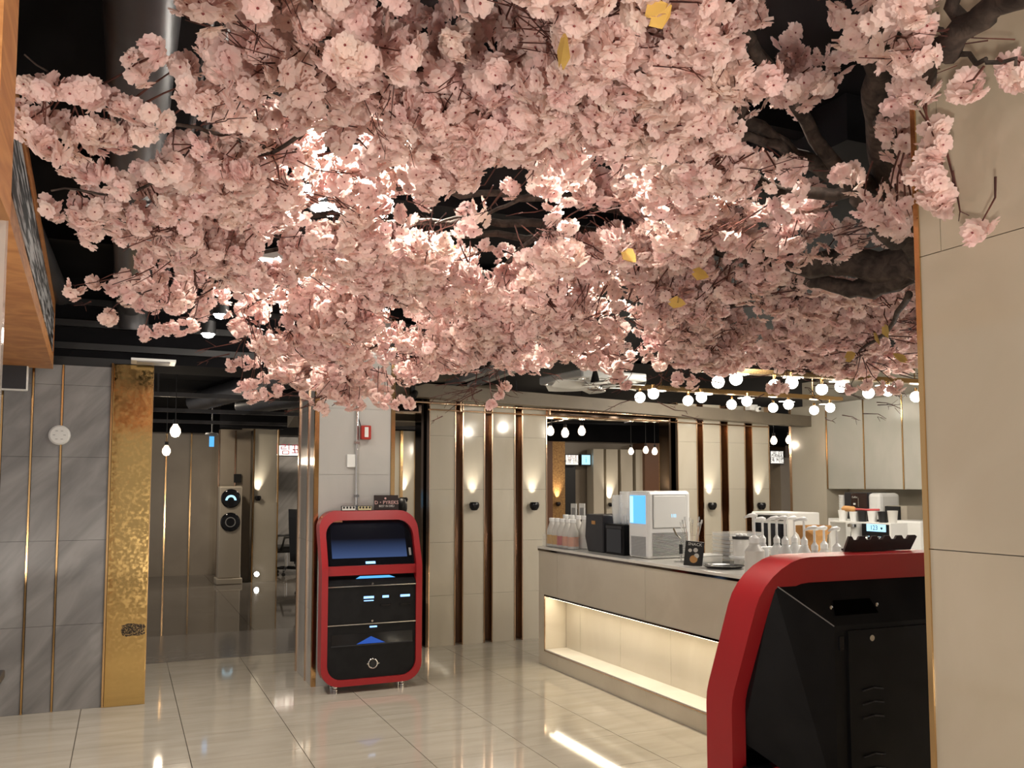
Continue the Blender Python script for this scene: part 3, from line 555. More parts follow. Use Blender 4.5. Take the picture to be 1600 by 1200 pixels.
for k, (px, y, h, lab, bw) in enumerate(PL):
    if at_y(px, 860, y).x < CX + .74 + .5: pump(px, lab, y, h, bw, k == 0)
# front shelf of inner worktop under the pumps
o = B(CX + .8, CX + 1.40, 3.2, 5.2, 0, ZT - .001).build('inner_worktop', 'top', bevel=.004); tag(o, 'pale inner worktop joined behind the service counter', 'worktop')
# ================================================================== KITCHEN (right)
KX = 7.8
wk = B(KX + .36, KX + .5, 3.0, 8.9, 0, 3.2).build('wall_right', 'marble'); tag(wk, 'beige kitchen wall behind the wall cabinets', kind='structure')
fp = B(KX, KX + .36, 8.13, 8.75, 0, 2.64).build('wall_return', 'marble'); tag(fp, 'tall pale marble panel at the end of the kitchen', kind='structure')
B(KX - .006, KX + .02, 8.72, 8.76, 0, 2.64).build('gold_strip', 'rose', fp)
cy = [8.11, 7.53, 6.98, 6.44, 5.9, 5.36]
M['cab'] = noisy(mat('pale_cabinet_door', rough=.16), (.46, .45, .40), (.52, .50, .45), 2, 8, (1, 1, .5), 1, coords='World')
for k, (a, b) in enumerate(zip(cy[:-1], cy[1:])):
    t = thing('wall_cabinet', 'pale wall cabinet, ' + ['next to the tall marble panel', 'second from the tall marble panel', 'third, above the espresso machine', 'fourth, half behind the near pillar', 'fifth, behind the near pillar'][k], 'cabinet', (KX, b, 1.61), 0, 'pale kitchen wall cabinets')
    B(.02, .35, .002, a - b - .002, 0, 1.03).build('carcass', 'cab', t); B(0, .019, .012, a - b - .012, -.004, 1.034).build('door', 'cab', t, bevel=.002); B(-.006, .01, a - b - .01, a - b + .002, -.006, 1.034).build('gold_strip', 'gold', t)
bc = thing('back_counter', 'pale kitchen counter along the right wall', 'counter', (7.15, 5.2, 0)); B(0, 1.0, 0, 2.9, 0, .93).build('base_unit', 'counterstone', bc); B(-.02, 1.0, -.02, 2.9, .93, .96).build('worktop', 'top', bc); B(.35, .98, .3, 2.6, .961, 1.27).build('riser', 'white', bc)
cm = thing('coffee_machine', 'black and white bean coffee machine below the cabinets', 'coffee machine', (7.5, 7.03, 1.271))
B(0, .3, .18, .52, 0, .30).build('body', 'dgrey', cm, bevel=.01); B(-.01, .02, .18, .4, .0, .29).build('front_panel', 'coffee', cm) if 'coffee' in M else None
M['coffee'] = mat('dark_coffee_brown', (.025, .012, .010), .2); B(-.012, .01, .18, .41, .005, .29).build('front_panel', 'coffee', cm, bevel=.003)
B(0, .3, 0, .18, 0, .295).build('water_tank', 'whiteg', cm, bevel=.04)
for z0, z1 in ((.14, .24), (.03, .09)): B(-.016, -.01, .29, .30, z0, z1).build('handle', 'chrome', cm)
B(-.015, -.011, .34, .37, .16, .18).build('button', 'white', cm); text('Coffee', .03, 'milk', cm, (-.014, .35, .245), (PI / 2, 0, -PI / 2))
bb = thing('toaster', 'small black fronted box right of the coffee machine', 'appliance', (7.5, 6.70, 1.271)); B(.02, .25, 0, .28, 0, .16).build('body', 'accream', bb, bevel=.01); B(0, .02, .08, .27, .0, .155).build('front_panel', 'black', bb); B(-.004, 0, .1, .24, .10, .11).build('vent_slat', 'dgrey', bb); B(-.004, 0, .1, .24, .05, .06).build('vent_slat', 'dgrey', bb)
cups = thing('cup_tower', 'tall stack of white paper cups left of the coffee machine', 'cups', (7.56, 7.63, 1.271))
for k in range(9): MB().lathe([(.04, .03 * k), (.046, .03 * k + .028)], n=14).build('paper_cup', 'white', cups)
em = thing('espresso_machine', 'white espresso machine with blue lit display', 'coffee machine', (7.16, 6.22, .961))
B(.0, .32, 0, .36, .0, .335).build('body', 'whiteg', em, bevel=.02); B(-.02, .02, .37, .73, .0, .335).build('control_panel', 'blackm', em); B(.02, .32, .36, .73, .0, .32).build('boiler_housing', 'dgrey', em)
B(-.026, -.018, .41, .66, .21, .285).build('display', 'cyanlit', em); text('123', .07, 'dgrey', em, (-.028, .56, .247), (PI / 2, 0, -PI / 2)); MB().prism([(.445, .247), (.46, .227), (.475, .247), (.468, .258), (.46, .252), (.452, .258)], -.029, -.027, 'x').build('heart_symbol', 'dgrey', em)
for y in (.45, .6): MB().tube([(-.01, y, .15), (-.09, y, .15), (-.1, y, .10)], .018, 8).build('group_head', 'chrome', em, 0)
gr = thing('coffee_grinder', 'silver dome grinder left of the espresso machine', 'grinder', (7.27, 7.15, .961)); MB().lathe([(.09, 0), (.09, .06), (.06, .1), (.055, .2), (.07, .3), (.05, .35), (.0, .365)], n=24).build('body', 'whiteg', gr, 30); MB().lathe([(.05, -.03), (.05, .0), (.0, .01)], (-.06, 0, .27), 16).build('dial', 'chrome', gr); MB().tube([(.09, .04, .3), (.1, .13, .32), (.08, .16, .1)], .014, 8).build('hose', 'black', gr, 0)
pt = thing('prep_table', 'white prep table behind the pump bottles', 'table', (5.9, 5.6, 0)); B(0, .5, 0, 1.75, .96, 1.0).build('tabletop', 'white', pt)
for x in (.03, .43):
    for y in (.03, 1.68): B(x, x + .04, y, y + .04, 0, .96).build('leg', 'chrome', pt)
wm = thing('display_case', 'white framed black machine behind the pump bottles', 'appliance', (5.95, 6.72, 1.0)); B(0, .4, 0, .55, 0, .38).build('body', 'white', wm, bevel=.012)
for a in (.03, .3): B(-.008, .004, a, a + .22, .03, .27).build('door', 'glossblack', wm)
B(-.006, .003, .04, .51, .3, .35).build('control_strip', 'black', wm)
bag = thing('paper_bag', 'crumpled kraft paper bag behind the pump bottles', 'bag', (5.98, 6.42, 1.0)); m = MB(); r = random.Random(4)
P = [[(.09 * (1 + .25 * r.uniform(-1, 1) * (k > 2)) * math.copysign(abs(math.cos(a)) ** .5, math.cos(a)) * (1 + .12 * k * (k > 4)), .11 * (1 + .2 * r.uniform(-1, 1) * (k > 2)) * math.copysign(abs(math.sin(a)) ** .5, math.sin(a)), .045 * k) for a in [2 * PI * i / 16 for i in range(16)]] for k in range(7)]
m.add([p for row in P for p in row], [(16 * k + i, 16 * k + (i + 1) % 16, 16 * k + 16 + (i + 1) % 16, 16 * k + 16 + i) for k in range(6) for i in range(16)] + [tuple(range(16))]).build('bag_body', 'tan', bag)
for k, (y, c) in enumerate(((6.62, 'white'), (6.48, 'black'), (6.38, 'white'), (6.24, 'white'), (6.12, 'black'))):
    pass
sh = thing('cup_shelf', 'small shelf of cup stacks above the prep table', 'shelf', (6.2, 5.7, 1.0)); B(0, .2, 0, .75, .30, .312).build('shelf_board', 'white', sh)
for y in (.0, .73): B(0, .2, y, y + .02, 0, .30).build('side_panel', 'white', sh)
for k, (y, c, h) in enumerate(((.66, 'white', .1), (.52, 'white', .09), (.42, 'black', .1), (.30, 'white', .1), (.18, 'black', .1), (.07, 'milk', .11))):
    o = MB().lathe([(.035, 0), (.045, h)], n=16).build('cup_stack', c, loc=(6.3, 5.7 + y, 1.312), smooth=30); tag(o, {'white': 'white', 'black': 'black', 'milk': 'cream'}[c] + ' cup stack on the small shelf, ' + ['farthest', 'second', 'third', 'fourth', 'fifth', 'nearest'][k] + ' along it', 'cups', 'cup stacks on the small shelf')
brd = thing('bread_ornament', 'long brown loaf ornament lying across the cup stacks', 'bread', (6.3, 6.37, 1.425)); MB().tube([(0, 0, 0), (0, -.03, .004), (0, -.14, 0), (0, -.17, 0)], [.012, .028, .026, .012], 12).build('loaf', 'tan', brd, 0); MB().tube([(0, -.17, 0), (0, -.3, -.003), (0, -.45, .002)], .01, 8).build('ribbon', 'lr', brd, 0)
# shelf stand under pump necks: thin white bottle rack
rk = thing('bottle_rack', 'thin white wire rack around the pump bottle necks', 'rack', (0, 0, 0))
a_, b_ = at_y(1186, 855, 4.69), at_y(1262, 855, 4.69)
MB().tube([(a_.x, a_.y, 1.235), (b_.x, b_.y, 1.235)], .005, 6).build('bar', 'whiteg', rk)
for k in range(5):
    u = k / 4; x = a_.x + (b_.x - a_.x) * u; y = a_.y + (b_.y - a_.y) * u; MB().cyl((x, y, ZT), .005, .155, 6).build('post', 'whiteg', rk)
# ================================================================== CEILING ITEMS over counter
o = B(2.55, 8.2, 2.5, 8.2, 3.0, 3.19).build('trim_5', 'ceil'); tag(o, 'dark ceiling panel above the counter', kind='structure')
for k, (a, b) in enumerate((((700, 605), (800, 570)), ((735, 606), (830, 572)))):
    p, q = at_z(*a, 2.72), at_z(*b, 2.72); dv = (q - p).normalized(); nrm = Vector((-dv.y, dv.x, 0)) * .035; q2 = q + dv * .6
    m = MB(); m.add([p - nrm, p + nrm, q2 + nrm, q2 - nrm] + [v + Vector((0, 0, .05)) for v in (p - nrm, p + nrm, q2 + nrm, q2 - nrm)], [(0, 3, 2, 1), (4, 5, 6, 7), (0, 1, 5, 4), (1, 2, 6, 5), (2, 3, 7, 6), (3, 0, 4, 7)])
    t = thing('ceiling_track', ['pale ceiling track, the left of two over the slats', 'pale ceiling track, the right of two over the slats'][k], 'track'); m.build('track', 'grey', t)
    for u in (.2, .8): c = p.lerp(q2, u); MB().cyl((c.x, c.y, c.z + .05), .006, 3.0 - c.z - .05, 6).build('hanger', 'grey', t)
def globe_bar(pts, zb, labs, nm):
    t = thing('globe_chandelier', nm, 'chandelier')
    P = [at_z(px, py, zb) for px, py in pts]; a, b = P[0], P[-1]; dv = (b - a).normalized(); nrm = Vector((-dv.y, dv.x, 0))
    a2, b2 = a - dv * .15, b + dv * .15
    for o_, w_, zz_ in ((.0, .045, .10), (.17, .02, .13)):
        m = MB(); q = [a2 + nrm * (o_ - w_), a2 + nrm * (o_ + w_), b2 + nrm * (o_ + w_), b2 + nrm * (o_ - w_)]
        m.add([v + Vector((0, 0, zz_ - .02)) for v in q] + [v + Vector((0, 0, zz_ + .02)) for v in q], [(0, 3, 2, 1), (4, 5, 6, 7), (0, 1, 5, 4), (1, 2, 6, 5), (2, 3, 7, 6), (3, 0, 4, 7)]).build('gold_bar', 'gold', t)
    for u in (.1, .9): c = a.lerp(b, u); MB().cyl((c.x, c.y, c.z + .12), .006, 3.0 - c.z - .12, 6).build('hanger', 'gold', t)
    for k, p in enumerate(P):
        g = MB().lathe([(.001, -.052)] + [(.052 * math.cos(x), .052 * math.sin(x)) for x in [-1.2, -.8, -.4, 0, .4, .8, 1.2]] + [(.001, .052)], (p.x, p.y, p.z), 18).build('globe', 'globe', t, 0)
        MB().cyl((p.x, p.y, p.z + .045), .014, .04, 8).build('socket', 'gold', g)
        c = p + dv * .0
        if k % 2 == 0: c = p + dv * .2; m2 = MB(); m2.box(-.09, .09, -.03, .03, -.004, .004); o = m2.build('light_plate', 'plate', t, loc=(c.x, c.y, c.z + .074)); o.rotation_euler = (0, 0, math.atan2(dv.y, dv.x))
    for k in range(1, len(P), 3): point((P[k].x, P[k].y, P[k].z - .1), 14, (1, .9, .74), .05)
M['plate'] = mat('lit_plate', (1, 1, 1), .3, emit=(1, .92, .78), estr=2.2)
globe_bar([(1000, 621), (1021, 615), (1075, 626), (1096, 621), (1143, 632), (1167, 627), (1208, 637), (1232, 632), (1272, 641), (1297, 637)], 2.5, None, 'rose gold bar chandelier with ten lit globes, the farther of two')
globe_bar([(1122, 597), (1150, 592), (1210, 602), (1237, 598), (1284, 608), (1314, 604), (1357, 614), (1387, 610), (1431, 620), (1460, 615)], 2.5, None, 'rose gold bar chandelier with lit globes, the nearer one under the blossom')
# ceiling cassette + circulation fan
q = at_z(925, 585, 2.85); cs_ = thing('ceiling_cassette', 'white square ceiling air unit with louvre slats', 'air conditioner', (q.x, q.y, 2.75), .1)
B(-.42, .42, -.42, .42, 0, .09).build('cover', 'whiteg', cs_, bevel=.02)
for k in range(4):
    o = B(-.3, .3, -.38, -.33, -.012, .0).build('louvre', 'white', cs_); o.rotation_euler = (0, 0, k * PI / 2)
B(-.27, .27, -.27, .27, -.006, 0).build('grille', 'grey', cs_)
for s in (-.38, .38): MB().cyl((s, s, .09), .008, .25, 6).build('hanger', 'chrome', cs_)
q = at_z(930, 604, 2.60); fn = thing('ceiling_fan', 'white multi-blade fan hanging below the ceiling air unit', 'fan', (q.x, q.y, 2.60))
MB().lathe([(.02, -.04), (.07, -.03), (.08, 0), (.05, .03), (.02, .15)], n=20).build('motor_hub', 'chrome', fn, 30)
for k in range(6):
    a = k * PI / 3 + .2; m = MB(); N = 10; top = []; bot = []
    for i in range(N + 1):
        u = i / N; ww = .035 + .12 * math.sin(PI * min(1, u * 1.02)) ** .6; r0 = .07 + .43 * u
        top.append((r0, ww * .9, .012 + .02 * u)); bot.append((r0, -ww, -.012 - .0 * u))
    vs = top + bot + [(x, y, z - .008) for x, y, z in top + bot]; n_ = N + 1; fs = []
    for i in range(N): fs += [(i, i + 1, n_ + i + 1, n_ + i), (2 * n_ + i, 3 * n_ + i, 3 * n_ + i + 1, 2 * n_ + i + 1), (i, 2 * n_ + i, 2 * n_ + i + 1, i + 1), (n_ + i, n_ + i + 1, 3 * n_ + i + 1, 3 * n_ + i)]
    o = m.add(vs, fs).build('blade', 'white', fn, 30); o.rotation_euler = (0, 0, a)
# cameras
q = at_y(1177, 637, 8.3); t = thing('security_camera', 'white security camera on the beige beam', 'camera', tuple(q)); B(-.075, .045, -.03, .06, -.03, .035).build('mount', 'whiteg', t, bevel=.006); MB().lathe([(.004, -.045), (.03, -.035), (.038, 0), (.03, .02)], (.02, -.06, -.01), 16).build('lens_dome', 'whiteg', t, 0); MB().lathe([(.004, -.012), (.017, -.008), (.018, 0)], (.02, -.092, -.02), 12, 'y').build('lens', 'black', t)
q = at_y(644, 617, 8.31); t = thing('security_camera', 'black bullet camera beside the pale column', 'camera', tuple(q)); MB().tube([(.03, -.0, .02), (-.02, -.10, -.03)], .032, 14).build('barrel', 'black', t, 40); B(-.01, .03, .0, .06, .0, .14).build('arm', 'black', t); MB().tube([(-.02, -.10, -.03), (-.023, -.106, -.033)], .024, 14).build('lens', 'glossblack', t)
q = at_y(1210, 661, 9.5)
# small diffuser top of gold panel
q = at_z(236, 571, 2.56); t = thing('ceiling_diffuser', 'white ceiling diffuser edge above the gold panel', 'vent', (q.x, 7.1, 2.575)); B(-.14, .17, -.12, .12, 0, .018).build('frame', 'white', t); B(-.1, .13, -.09, .09, -.006, 0).build('grille', 'grey', t)
# ================================================================== WOODEN SIGN BOX, upper left
wbx = thing('wooden_signbox', 'orange wooden signboard box with brush-painted side at upper left', 'sign', (-.50, 7.15, 2.5), math.radians(2)); L = 5.5
ZB = 0; ZH = .46
B(-.6, 0, -L, 0, 0, .03).build('bottom_board', 'wood', wbx); B(-.6, 0, -L, 0, ZH, ZH + .03).build('top_board', 'wood', wbx); B(-.6, 0, -.03, 0, .03, ZH).build('end_board', 'wood', wbx)
B(-.03, -.01, -L, -.03, .03, ZH).build('side_board', 'wood', wbx); B(-.012, .0, -L, -.03, .03, .09).build('frame_rail', 'wood', wbx); B(-.012, 0, -L, -.03, ZH - .05, ZH).build('frame_rail', 'wood', wbx)
def brush_mat():
    m = mat('black_brush_strokes_on_grey', rough=.6); nt = m.node_tree; b = nt.nodes['Principled BSDF']; g = nt.nodes.new('ShaderNodeNewGeometry'); mp = nt.nodes.new('ShaderNodeMapping'); mp.inputs['Scale'].default_value = (1, .9, 14); mp.inputs['Rotation'].default_value = (.16, 0, 0)
    n = nt.nodes.new('ShaderNodeTexNoise'); n.inputs['Scale'].default_value = 3.5; n.inputs['Detail'].default_value = 8; r = nt.nodes.new('ShaderNodeValToRGB'); r.color_ramp.elements[0].position = .47; r.color_ramp.elements[1].position = .56
    r.color_ramp.elements[0].color = (.015, .015, .017, 1); r.color_ramp.elements[1].color = (.45, .45, .46, 1)
    nt.links.new(g.outputs['Position'], mp.inputs[0]); nt.links.new(mp.outputs[0], n.inputs['Vector']); nt.links.new(n.outputs[0], r.inputs[0]); nt.links.new(r.outputs[0], b.inputs['Base Color']); return m
M['brush'] = brush_mat()
B(-.012, -.004, -L, -.06, .12, ZH - .06).build('painted_panel', 'brush', wbx)
# wooden post with glass edge, far left near the camera
wp = thing('wooden_post', 'orange wooden frame post at the far left edge near the camera', 'post', (-.115, 1.0, 0))
B(-.085, -.012, 0, .12, 1.95, 3.19).build('upper_board', 'wood', wp); B(-.08, -.022, 0, .12, 1.9, 1.95).build('metal_band', 'chrome', wp); B(-.075, -.03, .0, .12, 0, 1.9).build('lower_board', 'wood', wp); B(-.026, -.016, .12, .14, 1.72, 3.19).build('glass_edge', 'tint', wp)
a, b = at_y(12, 560, 7.0), at_y(42, 606, 7.0); mo = thing('wall_monitor', 'dark monitor with white rim at the left wall top', 'monitor', (b.x - .2, 7.05, a.z - .02)); B(-.3, .2, 0, .05, -.20, .1).build('rim', 'white', mo, bevel=.01); B(-.29, .19, -.006, .001, -.188, .09).build('screen', 'dgrey', mo)
q = at_z(8, 1046, .78); dk = thing('side_table', 'dark table corner at the lower left edge', 'table', (q.x, q.y, 0)); B(-.5, 0, -.6, 0, .74, .78).build('tabletop', 'dgrey', dk, bevel=.006); B(-.49, -.02, -.58, -.02, 0, .74).build('cabinet', 'greymarble', dk)
# ================================================================== NEAR RIGHT PILLAR
NX = 1.6; NY = 1.368
np_ = B(NX + .012, NX + 1.3, -.6, NY - .012, 0, 3.2).build('wall_pillar', 'marble'); tag(np_, 'glossy beige stone pillar in the right foreground', kind='structure')
M['pillar'] = noisy(mat('glossy_beige_stone', rough=.06, spec=.6), (.50, .43, .32), (.56, .49, .375), 2.4, 8, (1, 1, .6), 1.2, coords='World')
for z0, z1, cuts in ((0, .31, [NY, .6, -.2, -.6]), (.31, 1.512, [NY, .6, -.2, -.6]), (1.512, 2.155, [NY, .6, -.2, -.6]), (2.155, 2.8, [NY, 1.314, .5, -.3, -.6]), (2.8, 3.2, [NY, 1.0, .2, -.6])):
    for a, b in zip(cuts[:-1], cuts[1:]): B(NX, NX + .012, b + .001, a - .001, z0 + .001, z1 - .001).build('tile', 'pillar', np_)
B(NX - .004, NX + .012, NY - .001, NY + .012, 0, 3.2).build('gold_strip', 'gold', np_); B(NX + .012, NX + 1.3, NY - .012, NY, 0, 3.2).build('end_face', 'pillar', np_)
# ================================================================== KIOSKS
def kiosk(lab):
    t = thing('self_service_kiosk', lab, 'kiosk'); Wd = .415; Z0, Z1 = .055, 1.44; R = .15
    lean = lambda z: max(0, z - 1.0) * .42
    def rr(w, z0, z1, r, n=7):
        P = []
        for cx, cz, a0 in ((w - r, z0 + r, -PI / 2), (w - r, z1 - r, 0), (-w + r, z1 - r, PI / 2), (-w + r, z0 + r, PI)):
            for i in range(n + 1): a = a0 + PI / 2 * i / n; P.append((cx + r * math.cos(a), cz + r * math.sin(a)))
        out = []
        for i, p in enumerate(P):   # extra points at the bend
            q = P[(i + 1) % len(P)]; out.append(p)
            if (p[1] - 1.0) * (q[1] - 1.0) < 0:
                for zc in ((.97, 1.0, 1.03) if q[1] > p[1] else (1.03, 1.0, .97)): out.append((p[0], zc))
        return out
    def softlean(z): u = (z - .97) / .06; return 0 if u <= 0 else (lean(1.03) * u * u if u < 1 else lean(z))
    Po, Pi_ = rr(Wd, Z0, Z1, R), rr(Wd - .05, Z0 + .05, Z1 - .078, R - .03); n = len(Po); D = .13
    vs = [(x, softlean(z), z) for x, z in Po] + [(x, softlean(z) + D, z) for x, z in Po] + [(x, softlean(z) + .0, z) for x, z in Pi_] + [(x, softlean(z) + D, z) for x, z in Pi_]
    fs = []
    for i in range(n):
        j = (i + 1) % n; fs += [(i, j, n + j, n + i), (2 * n + i, 3 * n + i, 3 * n + j, 2 * n + j), (i, 2 * n + i, 2 * n + j, j), (n + i, n + j, 3 * n + j, 3 * n + i)]
    MB().add(vs, fs).build('frame', 'red', t, 35)
    I = Wd - .05
    # screen, leaning
    def slab(x0, x1, z0, z1, off, th, nm, m, bev=0):
        v = []
        for x in (x0, x1):
            for dy in (0, th):
                for z in (z0, z1): v.append((x, lean(z) + off + dy, z))
        o = MB().add(v, [(0, 1, 3, 2), (4, 6, 7, 5), (0, 4, 5, 1), (2, 3, 7, 6), (0, 2, 6, 4), (1, 5, 7, 3)]).build(nm, m, t, bevel=bev); return o
    slab(-I, I, 1.0, 1.37, .045, .06, 'screen_bezel', 'glossblack'); slab(-I + .045, I - .06, 1.06, 1.34, .041, .003, 'display', 'display')
    MB().prism([(-I + .03, 1.346), (-I + .15, 1.346), (-I + .15, 1.36), (-I + .03, 1.36)], lean(1.353) + .040, lean(1.353) + .044).build('logo_print', 'lo', t)
    slab(I - .04, I - .022, 1.07, 1.13, .041, .003, 'sticker', 'grey'); slab(-.05, .03, 1.012, 1.03, .041, .003, 'lit_logo', 'bluebright')
    B(-I, I, .03, .1, .925, 1.0).build('cross_bar', 'red', t)
    # keyboard shelf
    MB().add([(-I, .02, .868), (I, .02, .868), (I, .1, .93), (-I, .1, .93), (-I, .1, .84), (I, .1, .84), (I, .012, .84), (-I, .012, .84)], [(0, 1, 2, 3), (4, 5, 6, 7), (0, 7, 6, 1), (1, 6, 5, 2), (2, 5, 4, 3), (3, 4, 7, 0)]).build('shelf', 'blackm', t)
    MB().add([(-.13, .052, .8945), (.2, .052, .8945), (.12, .09, .924), (-.06, .09, .924)], [(0, 1, 2, 3)]).build('lit_reader', 'bluelit', t)
    for z, nm in ((.835, 0), (.532, 0)): B(-I, I, .004, .02, z, z + .008).build('chrome_trim', 'chrome', t)
    B(-I, I, .02, .05, .543, .835).build('middle_door', 'blackm', t); B(-I, I, .02, .05, .095, .53).build('lower_door', 'blackm', t)
    for z in (.853, .556): MB().cyl((0.0, .012, z), .009, .01, 12, 'y').build('lock', 'chrome', t)
    for x, z, w_ in ((-.03, .745, .042), (.11, .745, .026), (.275, .745, .04)): B(x - w_, x + w_, .016, .021, z - .009, z + .009).build('lit_slot', 'bluebright', t)
    B(-.07, .01, .0165, .021, .715, .722).build('lit_slot', 'bluebright', t)
    for x in (.11, .275): B(x - .045, x + .045, .012, .021, .668, .684).build('card_slot', 'glossblack', t)
    B(-.02, .04, .016, .021, .503, .515).build('lit_slot', 'bluebright', t)
    B(-.33, .34, .016, .021, .372, .462).build('output_tray', 'glossblack', t); B(-.33, .34, .012, .021, .366, .374).build('tray_lip', 'dgrey', t)
    MB().add([(-.13, .0125, .378), (.11, .0125, .378), (-.01, .0125, .435)], [(0, 1, 2)]).build('lit_slot', 'bluedim', t)
    MB().lathe([(.030, 0), (.036, -.006), (.042, 0)], (.01, .018, .215), 26, 'y', cap=False).build('emblem_ring', 'chrome', t, 0); MB().cyl((.01, .012, .215), .026, .01, 20, 'y').build('emblem', 'black', t)
    for s in (-1, 1): MB().prism([(.01 + s * .04, .222), (.01 + s * .055, .215), (.01 + s * .04, .208)], .012, .018).build('emblem_wing', 'chrome', t)
    # rear body: tapered upper housing and lower cabinet
    y1 = .10; y2 = .34
    o = [(-I, lean(1.37) + D - .012, 1.362), (I, lean(1.37) + D - .012, 1.362), (I, .11, .87), (-I, .11, .87)]; i_ = [(-I + .16, y2, 1.24), (I - .16, y2, 1.24), (I - .16, y2, .72), (-I + .16, y2, .72)]; f_ = [(x, y - .05, z) for x, y, z in o]
    bd = MB().add(o + i_ + f_, [(0, 1, 5, 4), (1, 2, 6, 5), (2, 3, 7, 6), (3, 0, 4, 7), (4, 5, 6, 7), (8, 11, 10, 9), (0, 8, 9, 1), (1, 9, 10, 2), (2, 10, 11, 3), (3, 11, 8, 0)]).build('rear_housing', 'blackm', t)
    MB().tube([o[0], i_[0]], .0022, 4).build('seam', 'seam', t); MB().tube([o[1], i_[1]], .0022, 4).build('seam', 'seam', t)
    dd = B(-I + .205, I - .205, y2, y2 + .008, .74, 1.225).build('rear_door', 'blackm', t); MB().cyl((I - .29, y2 + .006, 1.20), .009, .008, 14, 'y').build('lock', 'chrome', dd)
    B(I - .19, I - .175, y2, y2 + .006, 1.17, 1.21).build('hinge', 'glossblack', t)
    # recessed handle on the sloping top panel
    u = .35; hy = (1 - .72) * o[0][1] + .72 * y2; hz = (1 - .72) * 1.362 + .72 * 1.24
    dz = (1.24 - 1.362); dy = y2 - o[0][1]; nl = math.hypot(dz, dy); ny, nz = -dz / nl, dy / nl
    h = MB(); X0, X1 = I - .33, I - .19
    def tp(x, u, off): return (x, o[0][1] + dy * u + ny * off, 1.362 + dz * u + nz * off)
    h.add([tp(X0, .45, .001), tp(X1, .45, .001), tp(X1 + .012, .78, .001), tp(X0 - .012, .78, .001)] + [tp(X0, .45, .004), tp(X1, .45, .004), tp(X1 + .012, .78, .004), tp(X0 - .012, .78, .004)], [(3, 2, 1, 0), (4, 5, 6, 7), (0, 1, 5, 4), (1, 2, 6, 5), (2, 3, 7, 6), (3, 0, 4, 7)]).build('grab_handle', 'hole', t)
    for X in (X0 - .018, X1 + .018): c = tp(X, .6, .003); MB().lathe([(.001, .004), (.006, .002), (.006, -.002)], c, 10, 'y').build('screw', 'chrome', t)
    for k in range(3): MB().tube([(I - .33, y2 + .011, 1.05 - .04 * k), (I - .29, y2 + .014, 1.057 - .04 * k), (I - .25, y2 + .011, 1.05 - .04 * k)], .003, 5).build('vent_louvre', 'dgrey', t)
    for k in range(3): MB().tube([(I - .33, y2 + .011, .86 - .04 * k), (I - .29, y2 + .014, .867 - .04 * k), (I - .25, y2 + .011, .86 - .04 * k)], .003, 5).build('vent_louvre', 'dgrey', t)
    B(-I, I, .05, .27, .09, .70).build('lower_cabinet', 'blackm', t, bevel=.004)
    B(-I + .05, I, .13, .17, .70, .80).build('rear_rail', 'red', t); MB().cyl((I - .06, .16, .78), .03, .08, 16, 'x').build('paper_roller', 'glossblack', t, 40)
    for x in (-I + .09, I - .09):
        for y in (.10, .22):
            MB().lathe([(.022, 0), (.022, .02), (.017, .025), (.017, .09)], (x, y, 0), 14).build('leg', 'chrome', t, 30)
    return t
M['hole'] = mat('black_recess', (.002, .002, .002), .9, spec=0); M['seam'] = mat('bare_seam', (.22, .22, .22), .5)
M['bluebright'] = mat('bright_blue_led', (.1, .3, 1), .3, emit=(.35, .62, 1), estr=1.6); M['bluedim'] = mat('dim_blue_glow', (.0, .03, .1), .3, emit=(.02, .08, .45), estr=.8)
def display_mat():
    m = mat('dim_blue_display', (.004, .004, .006), .12); nt = m.node_tree; b = nt.nodes['Principled BSDF']; tc = nt.nodes.new('ShaderNodeTexCoord'); sp_ = nt.nodes.new('ShaderNodeSeparateXYZ'); r = nt.nodes.new('ShaderNodeMapRange'); r.inputs[1].default_value = 1.21; r.inputs[2].default_value = 1.06; r.inputs[3].default_value = 0; r.inputs[4].default_value = 1
    nt.links.new(tc.outputs['Object'], sp_.inputs[0]); nt.links.new(sp_.outputs['Z'], r.inputs[0]); cr = nt.nodes.new('ShaderNodeValToRGB'); cr.color_ramp.elements[0].color = (.002, .002, .004, 1); cr.color_ramp.elements[1].color = (.05, .085, .20, 1)
    nt.links.new(r.outputs[0], cr.inputs[0]); nt.links.new(cr.outputs[0], b.inputs['Emission Color']); b.inputs['Emission Strength'].default_value = 1; return m
M['display'] = display_mat()
k1 = kiosk('red framed self-service kiosk facing the camera before the pale column'); k1.location = (1.865, 6.96, 0)
k2 = copy_tree(k1); k2['label'] = 'red framed kiosk seen from behind, beside the near stone pillar'
k2.location = (2.115, 2.30, 0); k2.rotation_euler = (0, 0, PI - math.radians(1.5))
for o in (k1, k2): o['group'] = 'red self-service kiosks'
for k, (a, b, p) in enumerate(ADDED_FLOODS):  # housings for the added floods, none of them in view
    t = thing('added_floodlight', 'added black flood lamp aimed up at the blossom, ' + ['left behind the camera', 'right behind the camera', 'by the left wall', 'standing on the inner worktop'][k], 'lamp', (a[0], a[1], 0 if k < 3 else 1.074)); a = (a[0], a[1], a[2] - (0 if k < 3 else 1.06)); f = (Vector(b) - Vector(a)).normalized(); c = Vector((0, 0, a[2])) - f * .12
    MB().tube([c, c + f * .09], [.07, .12], 16).build('housing', 'black', t, 30); MB().cyl((0, 0, .004), .1, .02).build('foot', 'black', t); MB().cyl((c.x, c.y, .01), .012, a[2] - .08, 8).build('post', 'black', t)
